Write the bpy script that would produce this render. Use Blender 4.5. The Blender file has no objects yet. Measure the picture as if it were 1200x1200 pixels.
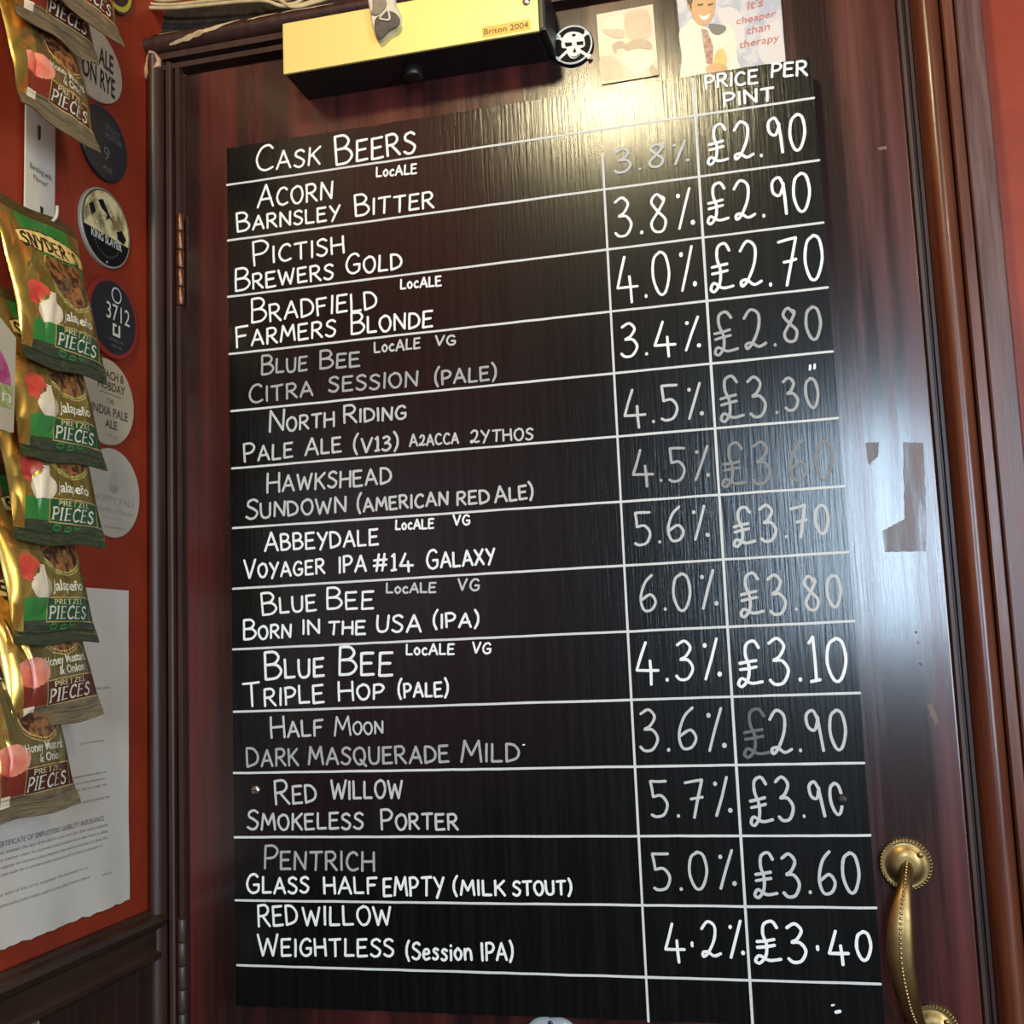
import bpy, bmesh, math, random
from mathutils import Vector, Matrix, noise
random.seed(7)
S = bpy.context.scene
COL = S.collection
R_ = math.radians
Z0 = 1.876                      # height of the blackboard's top edge above the floor

# ------------------------------------------------------------------ camera
RX = Vector((0.9702724925648847, 0.2385884276260213, -0.04058142894059513))
RY = Vector((-0.06782586282037535, 0.10711164504519026, -0.9919308180656464))
RZ = Vector((-0.23231647058396312, 0.96519565772886, 0.12010994878341526))
CAM = Vector((0.5468, -1.0505, -0.5388 + Z0))
FPX = 1336.0
cd = bpy.data.cameras.new('camera')
cam = bpy.data.objects.new('camera', cd)
COL.objects.link(cam)
cd.sensor_width = 36.0
cd.lens = FPX / 1200 * 36.0
cd.clip_start = 0.01
M = Matrix((RX, -RY, -RZ)).transposed().to_4x4()
M.translation = CAM
cam.matrix_world = M
S.camera = cam

# ------------------------------------------------------------------ world, lights, exposure
W = bpy.data.worlds.new('room_ambient')
S.world = W
W.use_nodes = True
W.node_tree.nodes['Background'].inputs[0].default_value = (1.0, 0.80, 0.64, 1)
W.node_tree.nodes['Background'].inputs[1].default_value = 0.035
S.view_settings.view_transform = 'Standard'
S.view_settings.look = 'None'
S.view_settings.gamma = 1
S.view_settings.use_curve_mapping = False
S.view_settings.exposure = 0.0

def lamp(name, kind, loc, target, energy, color, **kw):
    l = bpy.data.lights.new(name, kind)
    l.energy = energy
    l.color = color
    for k, v in kw.items():
        setattr(l, k, v)
    o = bpy.data.objects.new(name, l)
    COL.objects.link(o)
    o.location = loc
    d = Vector(target) - Vector(loc)
    o.rotation_euler = d.to_track_quat('-Z', 'Y').to_euler()
    return o

lamp('ceiling_bulb', 'POINT', (0.285, -1.05, 0.50 + Z0), (0.3, 0, 1.6), 31.0, (1.0, 0.85, 0.50), shadow_soft_size=0.06)
lamp('window_daylight', 'AREA', (0.90, -2.55, 1.66), (0.55, 0, 1.40), 29.0, (0.62, 0.81, 1.0),
     shape='RECTANGLE', size=0.44, size_y=0.66)
lamp('added_cool_fill', 'AREA', (2.15, -1.75, 1.45), (0.25, 0, 1.15), 36.0, (0.70, 0.85, 1.0),
     shape='RECTANGLE', size=0.6, size_y=0.9)  # added cool fill for the lower board, set where its reflection stays out of frame
lamp('added_warm_fill', 'POINT', (1.55, -1.45, 2.25), (0, 0, 1.5), 23.0, (1.0, 0.81, 0.52), shadow_soft_size=0.05)  # added warm fill to brighten the red walls, no known fitting

# ------------------------------------------------------------------ helpers
def ray(px, py):
    return RX * ((px - 600) / FPX) + RY * ((py - 600) / FPX) + RZ
def at(px, py, Y):
    d = ray(px, py)
    return CAM + d * ((Y - CAM.y) / d.y)
def atX(px, py, X):
    d = ray(px, py)
    return CAM + d * ((X - CAM.x) / d.x)

class MB:
    """collects shapes and links them as ONE mesh object"""
    def __init__(s):
        s.v = []; s.f = []; s.m = []; s.sm = []; s.lift = False
    def add(s, verts, faces, mi=0, smooth=False):
        o = len(s.v)
        s.v += [Vector(v) for v in verts]
        s.f += [tuple(i + o for i in f) for f in faces]
        s.m += [mi] * len(faces)
        s.sm += [smooth] * len(faces)
    def box(s, a, b, mi=0, bev=0.0):
        a = Vector(a); b = Vector(b)
        bm = bmesh.new()
        bmesh.ops.create_cube(bm, size=1)
        for v in bm.verts:
            v.co = Vector(((a[i] + b[i]) / 2 + v.co[i] * abs(b[i] - a[i])) for i in range(3))
        if bev:
            bmesh.ops.bevel(bm, geom=bm.edges[:], offset=bev, segments=2, affect='EDGES', profile=.6)
        s.bm(bm, mi)
    def bm(s, bm, mi=0, smooth=False):
        bm.verts.index_update()
        s.add([v.co.copy() for v in bm.verts], [[v.index for v in f.verts] for f in bm.faces], mi, smooth)
        bm.free()
    def prism(s, prof, fn0, fn1, mi=0, smooth=False, cap=True, closed=True):
        """profile points mapped by two functions (start and end of the run)"""
        n = len(prof)
        v = [fn0(p) for p in prof] + [fn1(p) for p in prof]
        m = n if closed else n - 1
        f = [(i, (i + 1) % n, n + (i + 1) % n, n + i) for i in range(m)]
        s.add(v, f, mi, smooth)
        if cap:
            s.add(v, [tuple(range(n))[::-1], tuple(range(n, 2 * n))], mi)
    def tube(s, pts, r, mi=0, seg=10, cap=True):
        pts = [Vector(p) for p in pts]
        n = len(pts)
        rr = r if isinstance(r, (list, tuple)) else [r] * n
        v = []; f = []
        up = None
        for i, p in enumerate(pts):
            t = (pts[min(i + 1, n - 1)] - pts[max(i - 1, 0)]).normalized()
            if up is None:
                up = t.orthogonal().normalized()
            a = (up - t * up.dot(t)).normalized()
            up = a
            b = t.cross(a)
            for k in range(seg):
                an = 2 * math.pi * k / seg
                v.append(p + a * (math.cos(an) * rr[i]) + b * (math.sin(an) * rr[i]))
        for i in range(n - 1):
            for k in range(seg):
                f.append((i * seg + k, i * seg + (k + 1) % seg, (i + 1) * seg + (k + 1) % seg, (i + 1) * seg + k))
        if cap:
            f.append(tuple(range(seg))[::-1]); f.append(tuple(range((n - 1) * seg, n * seg)))
        s.add(v, f, mi, True)
    def lathe(s, prof, origin, axis, mi=0, seg=40, smooth=True, wob=None):
        """prof: (radius, height along axis)"""
        axis = Vector(axis).normalized()
        a = axis.orthogonal().normalized(); b = axis.cross(a)
        o = Vector(origin); v = []; f = []; n = len(prof)
        for i, (r, h) in enumerate(prof):
            for k in range(seg):
                an = 2 * math.pi * k / seg
                q = r * (wob(an, i) if wob else 1)
                v.append(o + axis * h + a * (math.cos(an) * q) + b * (math.sin(an) * q))
        for i in range(n - 1):
            for k in range(seg):
                f.append((i * seg + k, i * seg + (k + 1) % seg, (i + 1) * seg + (k + 1) % seg, (i + 1) * seg + k))
        f.append(tuple(range(seg))[::-1]); f.append(tuple(range((n - 1) * seg, n * seg)))
        s.add(v, f, mi, smooth)
    def build(s, name, mats, parent=None, origin=None, loc=None):
        me = bpy.data.meshes.new(name)
        org = Vector(origin) if origin is not None else Vector((0, 0, 0))
        me.from_pydata([v - org for v in s.v], [], s.f)
        if not isinstance(mats, (list, tuple)):
            mats = [mats]
        for m in mats:
            me.materials.append(m)
        for p, mi, sm in zip(me.polygons, s.m, s.sm):
            p.material_index = mi; p.use_smooth = sm
        me.update()
        o = bpy.data.objects.new(name, me)
        COL.objects.link(o)
        if parent is not None:
            o.parent = parent
            o.location = loc or (0, 0, 0)
        else:
            o.location = org
        return o

def tag(o, label=None, cat=None, group=None, kind=None):
    if label: o['label'] = label
    if cat: o['category'] = cat
    if group: o['group'] = group
    if kind: o['kind'] = kind
    return o
def thing(name, loc, label, cat, group=None):
    o = bpy.data.objects.new(name, None)
    COL.objects.link(o)
    o.location = loc
    o.empty_display_size = .05
    return tag(o, label, cat, group)
def struct(name, mb, mats):
    return tag(mb.build(name, mats), kind='structure')
def copy_tree(o, parent=None):
    c = o.copy()
    COL.objects.link(c)
    c.parent = parent
    for ch in list(o.children):
        copy_tree(ch, c)
    return c

# ------------------------------------------------------------------ materials
def mat(name, c1, c2=None, rough=.5, metal=0.0, spec=.5, coat=0.0, coat_rough=.1, scale=(20, 20, 20),
        lo=.35, hi=.65, bump=0.0, bscale=None, bdist=.001, rvar=0.0, detail=5, bdetail=6):
    m = bpy.data.materials.new(name)
    m.use_nodes = True
    nt = m.node_tree; N = nt.nodes; L = nt.links
    b = N['Principled BSDF']
    b.inputs['Base Color'].default_value = (*c1, 1)
    b.inputs['Roughness'].default_value = rough
    b.inputs['Metallic'].default_value = metal
    b.inputs['Specular IOR Level'].default_value = spec
    b.inputs['Coat Weight'].default_value = coat
    b.inputs['Coat Roughness'].default_value = coat_rough
    geo = N.new('ShaderNodeTexCoord')
    def nz(sc, det):
        mp = N.new('ShaderNodeMapping'); mp.inputs['Scale'].default_value = sc
        L.new(geo.outputs['Object'], mp.inputs['Vector'])
        t = N.new('ShaderNodeTexNoise')
        t.inputs['Scale'].default_value = 1; t.inputs['Detail'].default_value = det
        t.inputs['Roughness'].default_value = .6
        L.new(mp.outputs[0], t.inputs['Vector'])
        return t
    if c2 is not None or rvar:
        t = nz(scale, detail)
        r = N.new('ShaderNodeMapRange')
        r.inputs['From Min'].default_value = lo; r.inputs['From Max'].default_value = hi
        L.new(t.outputs['Fac'], r.inputs['Value'])
        if c2 is not None:
            mx = N.new('ShaderNodeMix'); mx.data_type = 'RGBA'
            mx.inputs[6].default_value = (*c1, 1); mx.inputs[7].default_value = (*c2, 1)
            L.new(r.outputs[0], mx.inputs[0]); L.new(mx.outputs[2], b.inputs['Base Color'])
        if rvar:
            q = N.new('ShaderNodeMapRange')
            q.inputs['To Min'].default_value = max(.02, rough - rvar); q.inputs['To Max'].default_value = rough + rvar
            L.new(r.outputs[0], q.inputs['Value']); L.new(q.outputs[0], b.inputs['Roughness'])
    if bump:
        t = nz(bscale or scale, bdetail)
        bp = N.new('ShaderNodeBump')
        bp.inputs['Strength'].default_value = bump; bp.inputs['Distance'].default_value = bdist
        L.new(t.outputs['Fac'], bp.inputs['Height'])
        L.new(bp.outputs[0], b.inputs['Normal'])
        if coat: L.new(bp.outputs[0], b.inputs['Coat Normal'])
    return m

M_door = mat('mahogany_varnish', (.024, .010, .009), (.125, .017, .011), rough=.33, rvar=.12, scale=(26, 26, 1.1), lo=.40, hi=.70,
             coat=.48, coat_rough=.15, bump=.18, bscale=(420, 420, 16), bdist=.0006)
M_patch = mat('bare_tape_residue', (.055, .028, .022), (.13, .075, .06), rough=.34, rvar=.14, scale=(150, 150, 14), coat=.12, coat_rough=.2, bump=.4, bscale=(300, 300, 20), bdist=.0006)
M_tape = mat('old_tape_edge', (.16, .09, .06), (.10, .05, .04), rough=.45, scale=(80, 80, 40))
M_framedark = mat('stained_frame_wood', (.030, .013, .011), (.055, .022, .015), rough=.44, rvar=.06, scale=(90, 90, 4), bump=.2, bscale=(300, 300, 9), bdist=.0006)
M_framewarm = mat('varnished_moulding', (.085, .022, .011), (.15, .042, .017), rough=.34, rvar=.06, scale=(120, 120, 5), bump=.2, bscale=(260, 260, 12), bdist=.0006, coat=.1)
M_flat = mat('architrave_wood', (.085, .036, .030), (.15, .07, .06), rough=.36, rvar=.05, scale=(180, 180, 10), bump=.3, bscale=(500, 500, 25), bdist=.0005)
M_gapdark = mat('dark_gap', (.006, .004, .003), rough=.8)
M_red = mat('red_wall_paint', (.30, .035, .012), (.23, .025, .009), rough=.45, scale=(9, 9, 9), bump=.35, bscale=(55, 55, 55), bdist=.0015, spec=.35)
M_wains = mat('dark_panelling', (.020, .009, .006), (.034, .014, .009), rough=.4, scale=(60, 60, 5), bump=.25, bscale=(260, 260, 12), bdist=.0006)
M_rail = mat('dado_rail_wood', (.024, .011, .007), (.042, .020, .011), rough=.38, scale=(60, 6, 60), bump=.2, bscale=(260, 12, 260), bdist=.0006)
M_floor = mat('dark_floor', (.05, .03, .02), (.08, .05, .03), rough=.5, scale=(3, 30, 3))
M_bare = mat('bare_splintered_wood', (.62, .46, .27), (.36, .22, .11), rough=.8, scale=(70, 70, 70), bump=.6, bscale=(180, 180, 180), bdist=.001)
M_pink = mat('bare_pinkish_plaster', (.58, .33, .22), (.44, .24, .15), rough=.8, scale=(150, 150, 150))
M_hinge = mat('bronze_hinge', (.24, .10, .05), (.15, .07, .04), rough=.38, metal=.8, scale=(200, 200, 200))
M_hinge2 = mat('painted_hinge', (.055, .038, .033), (.08, .05, .04), rough=.45, metal=.3, scale=(200, 200, 200))
M_gold = mat('gold_closer_cover', (.88, .73, .25), rough=.42, metal=.35, spec=.5)
M_goldlab = mat('gold_label_patch', (.66, .44, .10), rough=.5, metal=.3)
M_black = mat('black_plastic', (.012, .010, .009), rough=.4)
M_blacks = mat('black_steel', (.010, .008, .007), rough=.5)
M_steel = mat('steel', (.5, .46, .4), rough=.3, metal=1)
M_brownink = mat('brown_ink', (.20, .10, .03), rough=.6)
M_brass = mat('aged_brass', (.36, .24, .095), (.22, .14, .055), rough=.44, rvar=.08, metal=1, scale=(90, 90, 40), bump=.15, bscale=(200, 200, 200), bdist=.0006)
M_brassb = mat('bright_brass', (.52, .38, .18), rough=.38, metal=1)
M_cream = mat('cream_cable', (.62, .48, .27), (.48, .35, .19), rough=.5, scale=(80, 80, 80))
M_ledgeshade = mat('painted_shade_ledge', (.012, .008, .005), (.05, .03, .018), rough=.85, scale=(70, 70, 70), lo=.45, hi=.75, bump=.7, bscale=(120, 120, 120), bdist=.003)  # shade of the cavity over the head is put into this dark colour

# the painted plywood: vertical grain, two gloss lobes
M_board = mat('black_painted_plywood', (.0028, .0028, .0029), (.0060, .0058, .0056), rough=.40, rvar=.05, scale=(150, 150, 4), lo=.42, hi=.70, spec=.10,
              coat=.85, coat_rough=.17, bump=.30, bscale=(330, 330, 14), bdist=.0008, bdetail=8)
def chalk(name, v, cov):
    return mat(name, (v, v, v * .97), (v * cov, v * cov, v * cov), rough=.9, spec=.1, scale=(420, 420, 420), lo=.52, hi=.85)
M_ch = [chalk('chalk_bright', .88, .85), chalk('chalk_medium', .56, .7), chalk('chalk_rubbed', .40, .65), chalk('chalk_faint', .15, .5), chalk('chalk_ghost', .25, .6)]
M_line = chalk('ruled_white_paint', .68, .72)

# ------------------------------------------------------------------ the setting
WX = -.107                      # face of the left wall
DY = .030                       # face of the door
mb = MB(); mb.box((-.4, -1.9, -.1), (1.6, .25, 0)); struct('floor', mb, M_floor)
mb = MB(); mb.box((WX - .1, -1.9, 0), (WX, .25, 2.75)); struct('wall_left', mb, M_red)
mb = MB()
mb.box((.745, .052, 0), (1.6, .2, 2.75))
struct('wall_right', mb, M_red)
mb = MB(); mb.box((WX, .075, Z0 + .112), (.745, .2, 2.75)); struct('wall_back', mb, M_red)

def zrun(mb, prof, z0, z1, mi=0, smooth=False):
    mb.prism(prof, lambda p: (p[0], p[1], z0), lambda p: (p[0], p[1], z1), mi, smooth)
def xrun(mb, prof, x0, x1, mi=0, smooth=False):
    mb.prism(prof, lambda p: (x0, p[1], p[0]), lambda p: (x1, p[1], p[0]), mi, smooth)
def arc(cx, cy, rx, ry, a0, a1, n=14):
    return [(cx + rx * math.cos(R_(a0 + (a1 - a0) * i / n)), cy + ry * math.sin(R_(a0 + (a1 - a0) * i / n))) for i in range(n + 1)]

TOP = Z0 + .1105                # underside of the door head
# left jamb with its worn roll and two fillets
mb = MB()
zrun(mb, [(-.107, .2), (-.107, .034), (-.066, .034), (-.066, .2)], 0, TOP, 0)
zrun(mb, arc(-.0977, .030, .0093, .017, 180, 360), 0, TOP + .020, 1, True)
zrun(mb, [(-.0842, .036), (-.0842, .0215), (-.0828, .020), (-.0790, .020), (-.0776, .0215), (-.0776, .036)], 0, TOP + .01, 0)
zrun(mb, [(-.0742, .036), (-.0742, .0245), (-.0692, .0245), (-.0692, .036)], 0, TOP + .004, 0)
# bare chipped top of the roll
pts = [(-.1075, -.010), (-.104, .006), (-.099, .014), (-.093, .011), (-.0885, .002), (-.0885, -.008), (-.095, -.012), (-.102, -.019), (-.106, -.024)]
mb.prism(pts, lambda p: (p[0], .0125 + .004 * abs(p[0] + .0977) / .009, TOP + .012 + p[1] * .8), lambda p: (p[0], .02, TOP + .012 + p[1] * .8), 2)
struct('trim_1', mb, [M_framedark, M_framedark, M_pink])

# head above the door: fillets, splintered roll, ledge coloured dark as cavity shade
mb = MB()
xrun(mb, [(TOP, .2), (TOP, .044), (TOP + .004, .044), (TOP + .004, .0245), (TOP + .010, .0245), (TOP + .010, .034), (TOP + .014, .034),
          (TOP + .014, .020), (TOP + .021, .020), (TOP + .021, .030), (TOP + .045, .040), (TOP + .045, .2)], -.107, .70, 0)
xrun(mb, arc(TOP + .0335, .030, .0115, .018, 180, 360), -.107, .70, 1, True)
xrun(mb, [(TOP + .045, .075), (TOP + .045, .034), (TOP + .058, .050), (TOP + .10, .060), (TOP + .10, .075)], -.107, .70, 2)
def on_roll(x, a):              # a point on the roll's face
    return Vector((x, .030 - .0190 * math.cos(R_(a)), TOP + .0335 + .0121 * math.sin(R_(a))))
def flake(x0, x1, a0, a1, w, seed):
    n = 26
    v = []; f = []
    for i in range(n + 1):
        t = i / n
        x = x0 + (x1 - x0) * t
        a = a0 + (a1 - a0) * t + 6 * noise.noise((x * 60, seed, 0))
        ww = w * (math.sin(math.pi * min(1, .06 + t * .94)) ** .5) * (.6 + .7 * abs(noise.noise((x * 90, seed + 5, 0))))
        v += [on_roll(x, a - ww), on_roll(x, a), on_roll(x, a + ww)]
    for i in range(n):
        f += [(i * 3, i * 3 + 3, i * 3 + 4, i * 3 + 1), (i * 3 + 1, i * 3 + 4, i * 3 + 5, i * 3 + 2)]
    mb.add(v, f, 3, True)
flake(-.075, .012, -38, 30, 14, 1.3)
flake(-.101, -.070, 52, 70, 14, 6.3)
flake(-.040, .03, 48, 55, 9, 7.9)
flake(.020, .055, 20, 34, 10, 4.2)
flake(.060, .12, 28, 20, 7, 8.1)
flake(-.088, -.052, 38, 48, 12, 2.7)
struct('trim_2', mb, [M_framedark, M_framedark, M_ledgeshade, M_bare])

# right architrave
mb = MB()
zrun(mb, [(.6815, .2), (.6815, .031), (.6830, .0275), (.6862, .0275), (.6874, .033), (.6886, .033), (.6896, .028), (.6925, .028), (.694, .034), (.755, .034), (.755, .2)], 0, 2.2, 0)
zrun(mb, arc(.7060, .032, .0130, .0215, 180, 360, 20), 0, 2.2, 1, True)
zrun(mb, [(.7195, .036), (.7195, .021), (.7210, .0185), (.7290, .0185), (.7302, .021), (.7302, .036)], 0, 2.2, 1)
zrun(mb, [(.7316, .036), (.7316, .0195), (.7330, .018), (.7530, .018), (.7550, .020), (.7550, .06)], 0, 2.2, 2)
struct('trim_3', mb, [M_framedark, M_framewarm, M_flat])

# dado rail and tongue-and-groove panelling on the left wall
zr = Z0 - .7885
mb = MB()
def yrun(mb, prof, mi=0, smooth=False, y0=-1.9, y1=.0285):
    mb.prism(prof, lambda p: (WX + p[0], y0, p[1]), lambda p: (WX + p[0], y1, p[1]), mi, smooth)
yrun(mb, [(0, zr - .045), (0, zr + .004), (.006, zr + .004), (.010, zr + .001), (.018, zr - .001), (.020, zr - .006), (.017, zr - .012), (.013, zr - .015), (.013, zr - .034),
          (.016, zr - .037), (.016, zr - .042), (.012, zr - .045)])
struct('trim_4', mb, M_rail)
mb = MB()
y = .0285
while y > -1.9:
    yrun(mb, [(0, 0), (0, zr - .044), (.0085, zr - .044), (.0085, 0)], y0=y - .0365, y1=y - .003)
    yrun(mb, [(0, 0), (0, zr - .044), (.005, zr - .044), (.005, 0)], y0=y - .003, y1=y)
    yrun(mb, arc(0.0075, 0, 0.0028, 0.0028, 0, 360, 8)[:1] + [(.0085, 0), (.0085, zr - .044), (.0115, zr - .044), (.0115, 0)], y0=y - .0075, y1=y - .0045)
    y -= .0365
struct('trim_5', mb, M_wains)

# the door: slab, worn tape patch, hinges, brass pull
DX0, DX1 = -.0662, .6812
mb = MB()
mb.box((DX0, DY, .006), (DX1, DY + .044, TOP - .003), 0, .0015)
def quadY(mb, pts, Y, mi):
    mb.add([at(px, py, Y) for px, py in pts], [tuple(range(len(pts)))], mi)
def rag(pts, n=14, amp=1.4, seed=0):
    out = []
    for i in range(len(pts)):
        a = pts[i]; b = pts[(i + 1) % len(pts)]
        for k in range(n):
            t = k / n
            out.append((a[0] + (b[0] - a[0]) * t + amp * noise.noise((a[0] + t * 9, seed, i)), a[1] + (b[1] - a[1]) * t + amp * noise.noise((a[1] + t * 9, seed + 4, i))))
    return out
quadY(mb, rag([(1034, 622), (1060, 608), (1058, 518), (1082, 519), (1086, 612), (1085, 646), (1037, 647)], 10), DY - .0002, 1)
quadY(mb, rag([(1014, 519), (1030, 518), (1029, 535), (1018, 545)], 8), DY - .0002, 1)
quadY(mb, rag([(1086, 826), (1092, 824), (1101, 846), (1096, 850)], 6, 1), DY - .0002, 2)
quadY(mb, rag([(1028, 173), (1039, 171), (1039, 175), (1030, 176)], 5, .5), DY - .0002, 2)
for px, py in ((1074, 741), (1076, 753), (1079, 778)):
    p = at(px, py, DY - .0005)
    mb.lathe([(.0012, 0), (.0009, .0008), (.0003, .0011)], p, (0, -1, 0), 3, 10)
door = struct('door_1', mb, [M_door, M_patch, M_tape, M_steel])
def hinge(px, py0, py1, m):
    a = at(px, py0, DY - .004); b = at(px, py1, DY - .004)
    mb = MB(); n = 5; h = (a.z - b.z) / n
    for i in range(n):
        z1 = a.z - i * h
        mb.lathe([(.0038, 0), (.0043, .0006), (.0043, h - .0016), (.0038, h - .0008)], (a.x, a.y, z1 - h), (0, 0, 1), 0, 16)
    mb.box((a.x - .005, DY - .003, b.z), (a.x - .002, DY + .001, a.z), 0)
    mb.build('hinge', m, door)
hinge(211, 250, 358, M_hinge)
hinge(213, 1076, 1215, M_hinge2)
# pull handle
mb = MB()
path_px = [(1063, 1014, .004), (1062, 1024, .016), (1060, 1040, .026), (1057, 1060, .032), (1055, 1085, .036), (1055, 1110, .037), (1057, 1135, .036), (1062, 1160, .032), (1068, 1182, .024), (1076, 1200, .014), (1084, 1212, .004)]
wid = [.0055, .0058, .0064, .0086, .0108, .0114, .0110, .0100, .0086, .0068, .006]
P = [at(a, b, DY - c) for a, b, c in path_px]
def cr(P, k=6):
    out = []
    n = len(P)
    for i in range(n - 1):
        p0 = P[max(i - 1, 0)]; p1 = P[i]; p2 = P[i + 1]; p3 = P[min(i + 2, n - 1)]
        for j in range(k):
            t = j / k
            out.append(.5 * ((2 * p1) + (p2 - p0) * t + (2 * p0 - 5 * p1 + 4 * p2 - p3) * t * t + (3 * p1 - p0 - 3 * p2 + p3) * t ** 3))
    out.append(P[-1])
    return out
Q = cr(P); Wd = [q.x for q in cr([Vector((w, 0, 0)) for w in wid])]
v = []; f = []; SEG = 16; fr = []
for i, p in enumerate(Q):
    t = (Q[min(i + 1, len(Q) - 1)] - Q[max(i - 1, 0)]).normalized()
    side = Vector((1, 0, 0)); side = (side - t * side.dot(t)).normalized()
    nrm = side.cross(t)
    if nrm.y > 0: nrm = -nrm
    fr.append((p, side, nrm))
    for k in range(SEG):
        an = 2 * math.pi * k / SEG
        v.append(p + side * (math.cos(an) * Wd[i]) + nrm * (math.sin(an) * .0042 * (1.15 if math.sin(an) > 0 else .7)))
for i in range(len(Q) - 1):
    for k in range(SEG):
        f.append((i * SEG + k, i * SEG + (k + 1) % SEG, (i + 1) * SEG + (k + 1) % SEG, (i + 1) * SEG + k))
f.append(tuple(range(SEG))); f.append(tuple(range((len(Q) - 1) * SEG, len(Q) * SEG)))
mb.add(v, f, 0, True)
horg = at(1062, 1012, DY)
grip = mb.build('pull_handle', M_brass, door, origin=(0, 0, 0))
mb = MB()
acc = 0; last = None
for i in range(len(Q) - 1):
    for j in range(3):
        t = j / 3
        p = Q[i].lerp(Q[i + 1], t) + fr[i][2] * .0046
        if last is None or (p - last).length > .0031:
            last = p
            bm = bmesh.new(); bmesh.ops.create_uvsphere(bm, u_segments=8, v_segments=6, radius=.00155)
            for q in bm.verts: q.co += p
            mb.bm(bm, 0, True)
mb.build('beaded_ridge', M_brassb, grip)
def rose(px, py):
    c = at(px, py, DY)
    mb = MB()
    mb.lathe([(.0212, 0), (.0222, .0015), (.0222, .0030), (.0205, .0045), (.0190, .0040), (.0165, .0040), (.0140, .0062), (.0095, .0078), (.007, .0080)], c, (0, -1, 0), 0, 60)
    for k in range(44):
        an = 2 * math.pi * k / 44
        d = Vector((math.cos(an), 0, math.sin(an)))
        tg = Vector((-math.sin(an), 0, math.cos(an)))
        p = c + d * .0212 + Vector((0, -.0038, 0))
        mb.tube([p - tg * .0016 - d * .0009, p + tg * .0016 + d * .0009], .00105, 0, 6)
    mb.lathe([(.0026, .0062), (.0026, .0074), (.0014, .0080)], c + Vector((.0125, 0, .0085)), (0, -1, 0), 0, 12)
    mb.build('rose', M_brass, grip)
rose(1061, 1012)
rose(1092, 1207)

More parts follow.
